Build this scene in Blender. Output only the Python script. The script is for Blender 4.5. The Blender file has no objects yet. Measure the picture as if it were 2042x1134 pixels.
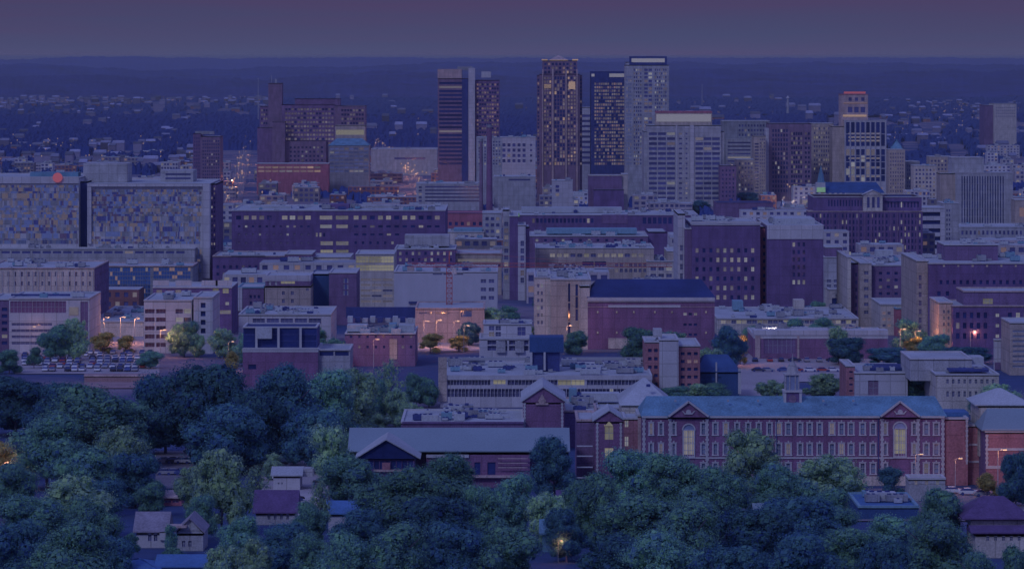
import bpy, math, random
from mathutils import Vector, noise, Matrix
random.seed(7)
sc = bpy.context.scene
C = sc.collection
PI = math.pi
# ------------------------------------------------------------------ camera
F = 7200.0; W = 2042.0; HORIZ = 112.0; HC = 170.0
cam_d = bpy.data.cameras.new('camera'); cam = bpy.data.objects.new('camera', cam_d); C.objects.link(cam)
cam.location = (0, 0, HC); cam.rotation_euler = (PI/2, 0, 0)
cam_d.sensor_width = 36; cam_d.lens = F*36/W
cam_d.shift_y = -(567-HORIZ)/W
cam_d.clip_start = 5; cam_d.clip_end = 120000
sc.camera = cam
# ------------------------------------------------------------------ world: dusk sky
SKY_LOW = (.070, .078, .176); SKY_TOP = (.100, .140, .45)
w = bpy.data.worlds.new('World'); sc.world = w; w.use_nodes = True
nt = w.node_tree; nt.nodes.clear()
def N(t, ty, **k):
    n = t.nodes.new(ty)
    for a, b in k.items(): setattr(n, a, b)
    return n
out = N(nt, 'ShaderNodeOutputWorld'); bg = N(nt, 'ShaderNodeBackground')
tc = N(nt, 'ShaderNodeTexCoord'); sx = N(nt, 'ShaderNodeSeparateXYZ')
nt.links.new(tc.outputs['Generated'], sx.inputs[0])
rmp = N(nt, 'ShaderNodeValToRGB'); nt.links.new(sx.outputs['Z'], rmp.inputs[0])
cr = rmp.color_ramp
cr.elements[0].position = 0.0; cr.elements[0].color = (*SKY_LOW, 1)
cr.elements[1].position = 1.0; cr.elements[1].color = (*SKY_TOP, 1)
for p_, c_ in ((.0012, (.067, .075, .170)), (.006, (.060, .068, .156)), (.010, (.060, .062, .146)), (.0152, (.062, .055, .134)), (.05, (.08, .08, .19)), (.30, (.092, .122, .36))):
    e = cr.elements.new(p_); e.color = (*c_, 1)
mp = N(nt, 'ShaderNodeMapping'); mp.inputs['Scale'].default_value = (5, 5, 120)
nt.links.new(tc.outputs['Generated'], mp.inputs[0])
nz = N(nt, 'ShaderNodeTexNoise'); nz.inputs['Scale'].default_value = 1.6; nz.inputs['Detail'].default_value = 5
nt.links.new(mp.outputs[0], nz.inputs[0])
mr = N(nt, 'ShaderNodeMapRange'); mr.inputs[1].default_value = .35; mr.inputs[2].default_value = .68
nt.links.new(nz.outputs[0], mr.inputs[0])
mx = N(nt, 'ShaderNodeMix', data_type='RGBA', blend_type='MULTIPLY'); mx.inputs[7].default_value = (1.16, .93, .96, 1)
nt.links.new(mr.outputs[0], mx.inputs[0]); nt.links.new(rmp.outputs[0], mx.inputs[6])
nt.links.new(mx.outputs[2], bg.inputs[0]); bg.inputs[1].default_value = 1.0
nt.links.new(bg.outputs[0], out.inputs[0])
# ------------------------------------------------------------------ low soft sun (after-glow from the left behind)
sd = bpy.data.lights.new('sun', 'SUN'); so = bpy.data.objects.new('sun', sd); C.objects.link(so)
sd.energy = 0.60; sd.angle = math.radians(12); sd.color = (.64, .70, 1.0)
so.rotation_euler = Vector((.42, .70, -.66)).to_track_quat('-Z', 'Y').to_euler()
so.location = (0, 0, 400)
sc.view_settings.view_transform = 'Standard'; sc.view_settings.look = 'None'
sc.view_settings.exposure = 0; sc.view_settings.gamma = 1
sc.cycles.volume_bounces = 0; sc.cycles.max_bounces = 6; sc.cycles.diffuse_bounces = 4
sc.cycles.use_denoising = True; sc.cycles.use_light_tree = True
sc.cycles.sample_clamp_indirect = 1.5; sc.cycles.transparent_max_bounces = 8
# ------------------------------------------------------------------ terrain profile and pixel helpers
KN = [(0, 25), (100, 50), (200, 68), (300, 77), (400, 81), (500, 84), (600, 86.5), (700, 90), (800, 93), (1000, 97), (1200, 100), (1600, 107), (2250, 120),
      (3400, 135), (5800, 150), (9000, 158), (14000, 165), (60000, 170)]
def drop(y):
    if y <= 0: return 25
    for (a, da), (b, db) in zip(KN, KN[1:]):
        if y <= b: return da+(db-da)*(y-a)/(b-a)
    return 170
def gz(y): return HC-drop(y)
def Yof(py):          # depth at which the ground shows at image row py
    lo, hi = 300, 20000
    for _ in range(50):
        m = (lo+hi)/2
        if HORIZ+F*drop(m)/m > py: lo = m
        else: hi = m
    return lo
def X(px, Y): return (px-W/2)*Y/F
def Z(py, Y): return HC-(py-HORIZ)*Y/F
# ------------------------------------------------------------------ materials
M = {}
def base_mat(name):
    m = bpy.data.materials.new(name); m.use_nodes = True; M[name] = m
    t = m.node_tree; return m, t, t.nodes['Principled BSDF']
def wall_mat(name, col, var=.32, sc_=.35, rough=.85, fine=2.5, bump=0, metal=0, rnd=.0, joint=0):
    joint = .28 if name in ('concrete', 'tan', 'cream', 'white', 'grey', 'pink', 'filler', 'filler_white') else (.16 if 'brick' in name or name == 'brown' else joint)
    m, t, b = base_mat(name)
    tc = N(t, 'ShaderNodeTexCoord')
    mp = N(t, 'ShaderNodeMapping'); mp.inputs['Scale'].default_value = (1, 1, .35); t.links.new(tc.outputs['Object'], mp.inputs[0])
    n1 = N(t, 'ShaderNodeTexNoise'); n1.inputs['Scale'].default_value = sc_; n1.inputs['Detail'].default_value = 6; t.links.new(mp.outputs[0], n1.inputs[0])
    n2 = N(t, 'ShaderNodeTexNoise'); n2.inputs['Scale'].default_value = fine; n2.inputs['Detail'].default_value = 3; t.links.new(tc.outputs['Object'], n2.inputs[0])
    a = N(t, 'ShaderNodeMath', operation='ADD'); t.links.new(n1.outputs[0], a.inputs[0]); t.links.new(n2.outputs[0], a.inputs[1])
    r = N(t, 'ShaderNodeMapRange'); r.inputs[1].default_value = .7; r.inputs[2].default_value = 1.3
    r.inputs[3].default_value = 1-var; r.inputs[4].default_value = 1+var*.8; t.links.new(a.outputs[0], r.inputs[0])
    src = r.outputs[0]
    if joint:
        sp = N(t, 'ShaderNodeSeparateXYZ'); t.links.new(tc.outputs['Object'], sp.inputs[0]); ad = N(t, 'ShaderNodeMath', operation='ADD'); t.links.new(sp.outputs[0], ad.inputs[0]); t.links.new(sp.outputs[1], ad.inputs[1])
        cb = N(t, 'ShaderNodeCombineXYZ'); t.links.new(ad.outputs[0], cb.inputs[0]); t.links.new(sp.outputs[2], cb.inputs[1])
        bk = N(t, 'ShaderNodeTexBrick'); bk.offset = 0; bk.inputs['Scale'].default_value = 1; bk.inputs['Brick Width'].default_value = 4.2; bk.inputs['Row Height'].default_value = 3.6; bk.inputs['Mortar Size'].default_value = .14; bk.inputs['Mortar Smooth'].default_value = .3
        bk.inputs['Color1'].default_value = (1.06, 1.06, 1.06, 1); bk.inputs['Color2'].default_value = (.92, .92, .92, 1); bk.inputs['Mortar'].default_value = (1-joint,)*3+(1,); t.links.new(cb.outputs[0], bk.inputs[0])
        mj = N(t, 'ShaderNodeMath', operation='MULTIPLY'); t.links.new(src, mj.inputs[0]); t.links.new(bk.outputs[0], mj.inputs[1]); src = mj.outputs[0]
    if rnd:
        oi = N(t, 'ShaderNodeObjectInfo'); rr = N(t, 'ShaderNodeMapRange'); rr.inputs[3].default_value = 1-rnd; rr.inputs[4].default_value = 1+rnd
        t.links.new(oi.outputs['Random'], rr.inputs[0]); mm = N(t, 'ShaderNodeMath', operation='MULTIPLY')
        t.links.new(rr.outputs[0], mm.inputs[0]); t.links.new(src, mm.inputs[1]); src = mm.outputs[0]
    v = N(t, 'ShaderNodeVectorMath', operation='SCALE'); v.inputs[0].default_value = col; t.links.new(src, v.inputs['Scale'])
    t.links.new(v.outputs[0], b.inputs['Base Color']); b.inputs['Roughness'].default_value = rough; b.inputs['Metallic'].default_value = metal
    if 'Specular IOR Level' in b.inputs: b.inputs['Specular IOR Level'].default_value = .3
    return m
def glass_mat(name, col, rough=.12):
    m, t, b = base_mat(name)
    oi = N(t, 'ShaderNodeObjectInfo'); tc = N(t, 'ShaderNodeTexCoord')
    n = N(t, 'ShaderNodeTexNoise'); n.inputs['Scale'].default_value = .9; t.links.new(tc.outputs['Object'], n.inputs[0])
    a = N(t, 'ShaderNodeMath', operation='ADD'); t.links.new(oi.outputs['Random'], a.inputs[0]); t.links.new(n.outputs[0], a.inputs[1])
    r = N(t, 'ShaderNodeMapRange'); r.inputs[2].default_value = 1.6; r.inputs[3].default_value = .4; r.inputs[4].default_value = 1.6
    t.links.new(a.outputs[0], r.inputs[0])
    v = N(t, 'ShaderNodeVectorMath', operation='SCALE'); v.inputs[0].default_value = col; t.links.new(r.outputs[0], v.inputs['Scale'])
    t.links.new(v.outputs[0], b.inputs['Base Color']); b.inputs['Roughness'].default_value = rough
    return m
def lit_mat(name, col, s, var=.5, nscale=.7):
    m, t, b = base_mat(name)
    b.inputs['Base Color'].default_value = (.1, .1, .1, 1)
    oi = N(t, 'ShaderNodeObjectInfo'); tc = N(t, 'ShaderNodeTexCoord')
    n = N(t, 'ShaderNodeTexNoise'); n.inputs['Scale'].default_value = nscale; n.inputs['Detail'].default_value = 3; t.links.new(tc.outputs['Object'], n.inputs[0])
    a = N(t, 'ShaderNodeMath', operation='ADD'); t.links.new(oi.outputs['Random'], a.inputs[0]); t.links.new(n.outputs[0], a.inputs[1])
    r = N(t, 'ShaderNodeMapRange'); r.inputs[1].default_value = .3; r.inputs[2].default_value = 1.4; r.inputs[3].default_value = s*(1-var); r.inputs[4].default_value = s*(1+var)
    t.links.new(a.outputs[0], r.inputs[0])
    b.inputs['Emission Color'].default_value = (*col, 1); t.links.new(r.outputs[0], b.inputs['Emission Strength'])
    return m
K = 1.0
wall_mat('brick_dark', (.19, .125, .29)); wall_mat('brick_red', (.26, .14, .27)); wall_mat('brick_orange', (.42, .20, .24))
wall_mat('brick_purple', (.23, .15, .29)); wall_mat('brown', (.26, .18, .28)); wall_mat('brick_lit', (.46, .17, .24))  # brick_lit: bright red brick, lamp glow put into the colour on the terrace
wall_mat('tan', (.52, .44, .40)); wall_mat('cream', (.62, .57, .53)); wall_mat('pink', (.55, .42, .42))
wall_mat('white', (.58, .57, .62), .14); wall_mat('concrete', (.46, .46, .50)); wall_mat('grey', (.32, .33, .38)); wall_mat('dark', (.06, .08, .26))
wall_mat('pale_roof', (.47, .50, .55), .25, .08); wall_mat('grey_roof', (.36, .38, .44), .3, .08); wall_mat('dark_roof', (.035, .055, .19), .3, .1)
wall_mat('teal_roof', (.16, .31, .44), .4, .25); wall_mat('metal_roof', (.26, .34, .41), .10, .1); wall_mat('shingle', (.30, .28, .36), .3, .5)
wall_mat('plum_shingle', (.14, .09, .22), .25, .5); wall_mat('blue_roof', (.09, .20, .44), .2, .3); wall_mat('unit', (.50, .53, .58), .2, 1); wall_mat('unit_blue', (.22, .38, .50), .2, 1)
wall_mat('green_copper', (.05, .11, .28), .3, .2); wall_mat('board', (.52, .53, .60), .10); wall_mat('earth', (.40, .26, .28), .3, .2); wall_mat('trim', (.56, .56, .60), .15)
wall_mat('bark', (.16, .13, .22)); wall_mat('asphalt', (.22, .20, .26), .35, .05); wall_mat('lot', (.42, .38, .42), .25, .05); wall_mat('pavement', (.50, .46, .48), .25, .1)
wall_mat('filler', (.42, .38, .42), .3, .15, rnd=.4); wall_mat('filler_white', (.62, .60, .64), .2, .15, rnd=.25); wall_mat('filler_brick', (.32, .16, .17), .3, .15, rnd=.3)
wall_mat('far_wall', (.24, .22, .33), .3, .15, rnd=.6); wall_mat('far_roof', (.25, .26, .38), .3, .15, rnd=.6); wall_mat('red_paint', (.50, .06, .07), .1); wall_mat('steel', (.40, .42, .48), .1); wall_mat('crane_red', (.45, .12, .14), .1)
for i, c in enumerate([(.75, .76, .8), (.06, .06, .09), (.35, .36, .42), (.42, .08, .08), (.10, .14, .35)]): wall_mat('paint%d' % i, c, .05, rough=.35)
glass_mat('glass', (.095, .10, .25)); glass_mat('glass_blue', (.06, .13, .32)); glass_mat('glass_pale', (.22, .27, .42), .2); glass_mat('glass_black', (.03, .045, .17))
lit_mat('lit', (1.0, .91, .92), .125); lit_mat('lit_dim', (.95, .80, .95), .085); lit_mat('lit_low', (.95, .72, .90), .055); lit_mat('lit_white', (.90, .90, 1.0), .150); lit_mat('lit_yellow', (1.0, .93, .70), .125)
lit_mat('lit_gold', (1.0, .66, .48), .19); lit_mat('lit_green', (.50, 1.0, .60), .20); lit_mat('lit_red', (1.0, .20, .30), .22, .1); lit_mat('lit_bar', (.80, .78, 1.0), .21, .15)
lit_mat('bulb', (1.0, .60, .34), 1.0, .3); lit_mat('lit_far', (1.0, .62, .48), .22, .6); lit_mat('lit_peach', (1.0, .62, .66), .115, .3)
# foliage
def leaf_mat(name, col, col2):
    m, t, b = base_mat(name)
    oi = N(t, 'ShaderNodeObjectInfo'); g = N(t, 'ShaderNodeNewGeometry'); tc = N(t, 'ShaderNodeTexCoord')
    n = N(t, 'ShaderNodeTexNoise'); n.inputs['Scale'].default_value = 6; n.inputs['Detail'].default_value = 4; t.links.new(tc.outputs['Object'], n.inputs[0])
    a = N(t, 'ShaderNodeMath', operation='ADD'); t.links.new(g.outputs['Random Per Island'], a.inputs[0]); t.links.new(n.outputs[0], a.inputs[1])
    r = N(t, 'ShaderNodeMapRange'); r.inputs[1].default_value = .35; r.inputs[2].default_value = 1.45; t.links.new(a.outputs[0], r.inputs[0])
    x = N(t, 'ShaderNodeMix', data_type='RGBA'); x.inputs[6].default_value = (*col, 1); x.inputs[7].default_value = (*col2, 1)
    t.links.new(r.outputs[0], x.inputs[0])
    rr = N(t, 'ShaderNodeMapRange'); rr.inputs[3].default_value = .75; rr.inputs[4].default_value = 1.25; t.links.new(oi.outputs['Random'], rr.inputs[0])
    v = N(t, 'ShaderNodeVectorMath', operation='SCALE'); t.links.new(x.outputs[2], v.inputs[0]); t.links.new(rr.outputs[0], v.inputs['Scale'])
    t.links.new(v.outputs[0], b.inputs['Base Color']); b.inputs['Roughness'].default_value = .8
    b.inputs['Specular IOR Level'].default_value = .15
    tl = N(t, 'ShaderNodeBsdfTranslucent'); t.links.new(v.outputs[0], tl.inputs[0]); ms = N(t, 'ShaderNodeMixShader'); ms.inputs[0].default_value = .38; t.links.new(b.outputs[0], ms.inputs[1]); t.links.new(tl.outputs[0], ms.inputs[2]); t.links.new(ms.outputs[0], t.nodes['Material Output'].inputs['Surface'])
leaf_mat('leaf_dark', (.045, .105, .35), (.16, .36, .33)); leaf_mat('leaf_mid', (.055, .13, .38), (.32, .62, .36))
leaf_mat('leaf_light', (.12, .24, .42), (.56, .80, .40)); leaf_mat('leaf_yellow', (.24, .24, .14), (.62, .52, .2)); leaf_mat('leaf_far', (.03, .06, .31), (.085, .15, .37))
# ------------------------------------------------------------------ mesh building
class MB:
    def __init__(s): s.v = []; s.f = []; s.m = []
    def quad(s, a, b, c, d, mi=0):
        n = len(s.v); s.v += [a, b, c, d]; s.f.append((n, n+1, n+2, n+3)); s.m.append(mi)
    def tri(s, a, b, c, mi=0):
        n = len(s.v); s.v += [a, b, c]; s.f.append((n, n+1, n+2)); s.m.append(mi)
    def box(s, x0, x1, y0, y1, z0, z1, mi=0, skip=''):
        n = len(s.v)
        s.v += [(x0, y0, z0), (x1, y0, z0), (x1, y1, z0), (x0, y1, z0), (x0, y0, z1), (x1, y0, z1), (x1, y1, z1), (x0, y1, z1)]
        for k, f in (('b', (0, 3, 2, 1)), ('t', (4, 5, 6, 7)), ('f', (0, 1, 5, 4)), ('r', (1, 2, 6, 5)), ('k', (2, 3, 7, 6)), ('l', (3, 0, 4, 7))):
            if k not in skip: s.f.append(tuple(n+i for i in f)); s.m.append(mi)
    def bar(s, p, q, r, mi=0, n=4, r2=None):
        p = Vector(p); q = Vector(q); d = (q-p).normalized(); r2 = r if r2 is None else r2
        u = d.cross(Vector((0, 0, 1)) if abs(d.z) < .9 else Vector((1, 0, 0))).normalized(); v = d.cross(u)
        k = len(s.v)
        for c, rr in ((p, r), (q, r2)):
            for i in range(n):
                a = 2*PI*(i+.5)/n; s.v.append(tuple(c+(u*math.cos(a)+v*math.sin(a))*rr))
        for i in range(n):
            j = (i+1) % n; s.f.append((k+i, k+j, k+n+j, k+n+i)); s.m.append(mi)
        s.f.append(tuple(k+i for i in range(n))[::-1]); s.m.append(mi); s.f.append(tuple(k+n+i for i in range(n))); s.m.append(mi)
    def mesh(s, name, mats):
        me = bpy.data.meshes.new(name); me.from_pydata([tuple(v) for v in s.v], [], s.f)
        for m in mats: me.materials.append(M[m])
        if len(mats) > 1: me.polygons.foreach_set('material_index', s.m)
        me.update(); return me
    def obj(s, name, mats, parent=None, loc=(0, 0, 0)):
        if isinstance(mats, str): mats = [mats]
        return link(name, s.mesh(name, mats), parent, loc)
def link(name, data, parent=None, loc=(0, 0, 0), rz=0):
    o = bpy.data.objects.new(name, data); C.objects.link(o); o.parent = parent; o.location = loc; o.rotation_euler = (0, 0, rz); return o
def tag(o, label=None, cat=None, group=None, kind=None):
    if label: o['label'] = label
    if cat: o['category'] = cat
    if group: o['group'] = group
    if kind: o['kind'] = kind
    return o
def thing(name, label, cat, loc=(0, 0, 0), rz=0, group=None):
    return tag(link(name, None, None, loc, rz), label, cat, group)
def copy_tree(o, parent=None):
    c = o.copy(); C.objects.link(c); c.parent = parent
    for ch in o.children: copy_tree(ch, c)
    return c
# wall rectangle with window openings: O = lower-left corner seen from outside, u = horizontal direction, n = outward normal
def facade(mb, O, u, n, Wd, H, holes, mi=0, dep=.3):
    O = Vector(O); u = Vector(u); n = Vector(n); z = Vector((0, 0, 1))
    hs = [tuple(round(c, 3) for c in h[:4]) for h in holes]
    hs = [h for h in hs if h[0] >= .02 and h[1] <= Wd-.02 and h[2] >= .02 and h[3] <= H-.02]
    xs = sorted({0, Wd} | {h[0] for h in hs} | {h[1] for h in hs}); ys = sorted({0, H} | {h[2] for h in hs} | {h[3] for h in hs})
    ix = {x: i for i, x in enumerate(xs)}; iy = {y: i for i, y in enumerate(ys)}
    full = set()
    for h in hs:
        for i in range(ix[h[0]], ix[h[1]]):
            for j in range(iy[h[2]], iy[h[3]]): full.add((i, j))
    P = lambda a, b, d=0: tuple(O+u*a+z*b-n*d)
    for j in range(len(ys)-1):
        i = 0
        while i < len(xs)-1:
            if (i, j) in full: i += 1; continue
            k = i
            while k < len(xs)-1 and (k, j) not in full: k += 1
            mb.quad(P(xs[i], ys[j]), P(xs[k], ys[j]), P(xs[k], ys[j+1]), P(xs[i], ys[j+1]), mi); i = k
    for (a, b, c, d) in hs:
        mb.quad(P(a, c), P(b, c), P(b, c, dep), P(a, c, dep), mi); mb.quad(P(a, d, dep), P(b, d, dep), P(b, d), P(a, d), mi)
        mb.quad(P(a, c), P(a, c, dep), P(a, d, dep), P(a, d), mi); mb.quad(P(b, c, dep), P(b, c), P(b, d), P(b, d, dep), mi)
    return hs
MOS_PALE = ['lit_low', 'glass_pale', 'concrete', 'tan', 'glass_pale', 'white', 'concrete', 'grey']; MOS_DARK = ['glass', 'brown', 'glass_pale', 'grey', 'lit_low', 'grey', 'tan', 'glass_pale', 'glass']  # pane tones that paint mottled sky and city reflections on the glass
PANES = {}
def pane(w_, h_, mat, fine):
    k = (round(w_, 1), round(h_, 1), mat, fine)
    if k not in PANES:
        a, b = max(k[0], .2)/2+.06, max(k[1], .2)/2+.06; mb = MB()
        mb.quad((-a, 0, -b), (a, 0, -b), (a, 0, b), (-a, 0, b), 0)
        if fine:
            t = .05; nv = max(1, int(k[0]/1.6))
            for i in range(nv):
                x = -a+2*a*(i+1)/(nv+1); mb.box(x-t, x+t, -.07, 0, -b, b, 1, 'bk')
            mb.box(-a, a, -.06, 0, -t, t, 1, 'bk')
        PANES[k] = mb.mesh('window', [mat, 'steel'])
    return PANES[k]
LIT = ['lit', 'lit_dim', 'lit_dim', 'lit_white', 'lit_low']
ROOFU = {}
def roof_unit(i):
    if i not in ROOFU:
        r = random.Random(i); mb = MB(); l = r.uniform(2.5, 6); d = r.uniform(2, 3.5); h = r.uniform(1.2, 2.4)
        mb.box(-l/2, l/2, -d/2, d/2, .3, h); mb.box(-l/2+.3, l/2-.3, -d/2+.2, d/2-.2, 0, .3, 1)
        for k in range(int(l/1.5)):
            x = -l/2+.9+k*1.5; mb.bar((x, 0, h), (x, 0, h+.25), .5, 1, 8)
        if r.random() < .5: mb.box(l/2-.01, l/2+r.uniform(1, 3), -.4, .4, .4, .9)
        ROOFU[i] = mb.mesh('roof_unit', [('unit', 'grey', 'unit', 'unit_blue', 'dark')[i % 5], 'dark'])
    return ROOFU[i]
class Bld:
    def __init__(s, name, label, px, yb, cat='building', group=None, Y=None):
        s.Y = Y or Yof(yb); s.z0 = gz(s.Y); s.x = X(px, s.Y)
        s.root = thing(name, label, cat, (s.x, s.Y, s.z0), 0, group); s.nw = 0; s.rest = []; s.rnd = random.Random(hash((int(px*7), int(yb*3))) & 0xffff)
    def at(s, px, py, off=0):
        Y = s.Y+off; return X(px, Y)-s.x, Z(py, Y)-s.z0
    def vol(s, x0, x1, yt, off=0, D=20, wall='brick_dark', grids=(), side=None, yb=None, roof='pale_roof', cop='trim', units=0, dep=.3, part='wall', sidewall=None, par=.35, coph=.45, holes=(), zb=None):
        """a block of the building: px columns x0..x1, roof edge at row yt, front face off metres behind the front plane"""
        Y = s.Y+off; a, z1 = s.at(x0, yt, off); b, _ = s.at(x1, yt, off); z0 = s.at(x0, yb, off)[1] if yb else (zb if zb is not None else gz(Y+D)-1-s.z0)
        y0 = off; y1 = off+D; mb = MB(); H = z1-z0; Wd = b-a
        hl = []; mats = []
        for g in grids:
            gx0, gx1, gy0, gy1, nx, ny, fw, fh = g[:8]; lit = g[8] if len(g) > 8 else .2; gl = g[9] if len(g) > 9 else 'glass'; lm = g[10] if len(g) > 10 else LIT
            ga, gt = s.at(gx0, gy0, off); gb, gb_ = s.at(gx1, gy1, off); ga -= a; gb -= a; gt -= z0; gb_ -= z0
            cw = (gb-ga)/nx; chh = (gt-gb_)/ny
            if gl == 'glass' and (wall.startswith('brick') or wall == 'brown'): gl = 'glass_black'
            if lm == 'MOS':          # irregular curtain wall: panes of uneven width and height
                z_ = gb_
                while z_ < gt-1.2:
                    rh = min(s.rnd.choice((.9, 1.1, 1.1, 1.6, 2.2)), gt-z_-.15); x_ = ga+s.rnd.uniform(0, .5)
                    while x_ < gb-.8:
                        rw = min(s.rnd.choice((.4, .5, .6, .8, 1.2, 2.0)), gb-x_-.1); nv = noise.noise((x_*.045, z_*.09, x0*.1))*1.5+s.rnd.uniform(-.7, .7)
                        hl.append((round(x_, 3), round(x_+rw, 3), round(z_, 3), round(z_+rh-.16, 3))); mats.append(s.rnd.choice(MOS_PALE) if nv > -.02 else s.rnd.choice(MOS_DARK)); x_ += rw+.14
                    z_ += rh
                continue
            for j in range(ny):
                for i in range(nx):
                    cx = ga+cw*(i+.5); cz = gb_+chh*(j+.5); nv = noise.noise((i*.16, j*.27, x0*.1))*1.3+s.rnd.uniform(-.45, .45)
                    h = (round(cx-cw*fw/2, 3), round(cx+cw*fw/2, 3), round(cz-chh*fh/2, 3), round(cz+chh*fh/2, 3))
                    if h[0] < .02 or h[1] > Wd-.02 or h[2] < .02 or h[3] > H-.02: continue
                    hl.append(h); mats.append((s.rnd.choice(MOS_PALE) if nv > -.05 else s.rnd.choice(MOS_DARK)) if lm == 'MOS' else (s.rnd.choice(lm) if s.rnd.random() < lit else gl))
        for (hx0, hx1, hy0, hy1, mt) in holes:
            ga, gt = s.at(hx0, hy0, off); gb, gb_ = s.at(hx1, hy1, off)
            hl.append((round(ga-a, 3), round(gb-a, 3), round(gb_-z0, 3), round(gt-z0, 3))); mats.append(mt)
        mosaic = any(len(g) > 10 and g[10] == 'MOS' for g in grids)
        if mosaic:
            mb.quad((a, y0+.1, z0), (b, y0+.1, z0), (b, y0+.1, z1), (a, y0+.1, z1)); dep = .06
        else: facade(mb, (a, y0, z0), (1, 0, 0), (0, -1, 0), Wd, H, hl, 0, dep)
        for h, mt in zip(hl, mats): s.win(a+(h[0]+h[1])/2, y0+dep, z0+(h[2]+h[3])/2, h[1]-h[0], h[3]-h[2], mt, 0)
        # sides
        left = (a+s.x) > 0
        sh = []; sm = []
        if side:
            nx, ny, fw, fh = side[:4]; lit = side[4] if len(side) > 4 else .15; gl = side[5] if len(side) > 5 else 'glass'
            top = .06; zt = H*(1-top); zl = max(0.2*H if len(side) < 7 else side[6]*H, .5)
            for j in range(ny):
                for i in range(nx):
                    cw = D/nx; ch = (zt-zl)/ny; cx = cw*(i+.5); cz = zl+ch*(j+.5)
                    sh.append((round(cx-cw*fw/2, 3), round(cx+cw*fw/2, 3), round(cz-ch*fh/2, 3), round(cz+ch*fh/2, 3))); sm.append(s.rnd.choice(LIT) if s.rnd.random() < lit else gl)
        sw = 1 if sidewall else 0
        facade(mb, (a, y1, z0), (0, -1, 0), (-1, 0, 0), D, H, sh if left else [], sw, dep)
        facade(mb, (b, y0, z0), (0, 1, 0), (1, 0, 0), D, H, [] if left else sh, sw, dep)
        for h, mt in zip(sh, sm):
            c = (h[0]+h[1])/2; zc = z0+(h[2]+h[3])/2
            if left: s.win(a+dep, y1-c, zc, h[1]-h[0], h[3]-h[2], mt, -PI/2)
            else: s.win(b-dep, y0+c, zc, h[1]-h[0], h[3]-h[2], mt, PI/2)
        mb.quad((b, y1, z0), (a, y1, z0), (a, y1, z1), (b, y1, z1))
        t = .35
        for q in ((a, b, y0, y0+t), (a, b, y1-t, y1), (a, a+t, y0+t, y1-t), (b-t, b, y0+t, y1-t)): mb.box(*q, z1-par-.3, z1-.01, 0, 'b')
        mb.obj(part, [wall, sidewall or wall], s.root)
        if roof:
            r = MB(); r.box(a+.02, b-.02, y0+.02, y1-.02, z1-par-.25, z1-par, 0, 'b'); r.obj('roof', roof, s.root)
        if cop:
            r = MB(); e = .12; t = .5
            for q in ((a-e, b+e, y0-e, y0+t), (a-e, b+e, y1-t, y1+e), (a-e, a+t, y0+t, y1-t), (b-t, b+e, y0+t, y1-t)): r.box(*q, z1-coph+.05, z1+.05)
            r.obj('coping', cop, s.root)
        for k in range(int(units*1.7)):
            ux = s.rnd.uniform(a+3, b-3); uy = s.rnd.uniform(y0+3, y1-2)
            o = link('roof_unit', roof_unit(s.rnd.randrange(14)), s.root, (ux, uy, z1-par), s.rnd.choice((0, 0, PI/2)))
            k_ = s.rnd.uniform(.35, 1.05); o.scale = (k_, k_, k_)
        return a, b, y0, y1, z0, z1
    def win(s, x, y, z, w_, h_, mt, rz):
        fine = s.Y < 1900 and not mt.startswith('glass_bl')
        if s.nw < 100:
            link('window', pane(w_, h_, mt, fine), s.root, (x, y, z), rz); s.nw += 1
        else: s.rest.append((x, y, z, w_, h_, mt, rz))
    def box(s, part, x0, x1, y0, y1, off, D, mat, group=None):
        a, z1 = s.at(x0, y0, off); b, z0 = s.at(x1, y1, off); mb = MB(); mb.box(a, b, off, off+D, z0, z1); return mb.obj(part, mat, s.root)
    def gable(s, x0, x1, ye, yr, off, D, mat, over=.5, part='roof', along='x', hip=0, xr=None, end=None, th=.25):
        """pitched roof, ridge along x (default) or y; eave row ye, ridge row yr (read at the ridge's own depth / front)"""
        a, ze = s.at(x0, ye, off); b, _ = s.at(x1, ye, off); mb = MB()
        if along == 'x':
            ym = off+D/2; zr = Z(yr, s.Y+ym)-s.z0; a -= over; b += over; f = off-over; k = off+D+over
            r0 = a+hip; r1 = b-hip
            mb.quad((a, f, ze), (b, f, ze), (r1, ym, zr), (r0, ym, zr)); mb.quad((b, k, ze), (a, k, ze), (r0, ym, zr), (r1, ym, zr))
            mb.tri((a, k, ze), (a, f, ze), (r0, ym, zr)); mb.tri((b, f, ze), (b, k, ze), (r1, ym, zr))
            mb.quad((a, f, ze-th), (b, f, ze-th), (b, f, ze), (a, f, ze)); mb.quad((a, f, ze-th), (a, k, ze-th), (b, k, ze-th), (b, f, ze-th))
            mb.quad((a, k, ze-th), (a, f, ze-th), (a, f, ze), (a, k, ze)); mb.quad((b, f, ze-th), (b, k, ze-th), (b, k, ze), (b, f, ze))
        else:
            zr = Z(yr, s.Y+off)-s.z0; xm = (a+b)/2 if xr is None else s.at(xr, yr, off)[0]; f = off-over; k = off+D
            zr += .1; ea = a-over*.6; eb = b+over*.6
            for q, zz in ((0, 0), (1, -th)):
                mb.quad((ea, f, ze+zz), (xm, f, zr+zz), (xm, k, zr+zz), (ea, k, ze+zz)); mb.quad((xm, f, zr+zz), (eb, f, ze+zz), (eb, k, ze+zz), (xm, k, zr+zz))
            mb.quad((ea, f, ze-th), (xm, f, zr-th), (xm, f, zr), (ea, f, ze)); mb.quad((xm, f, zr-th), (eb, f, ze-th), (eb, f, ze), (xm, f, zr))
            mb.quad((ea, k, ze-th), (ea, f, ze-th), (ea, f, ze), (ea, k, ze)); mb.quad((eb, f, ze-th), (eb, k, ze-th), (eb, k, ze), (eb, f, ze))
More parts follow.
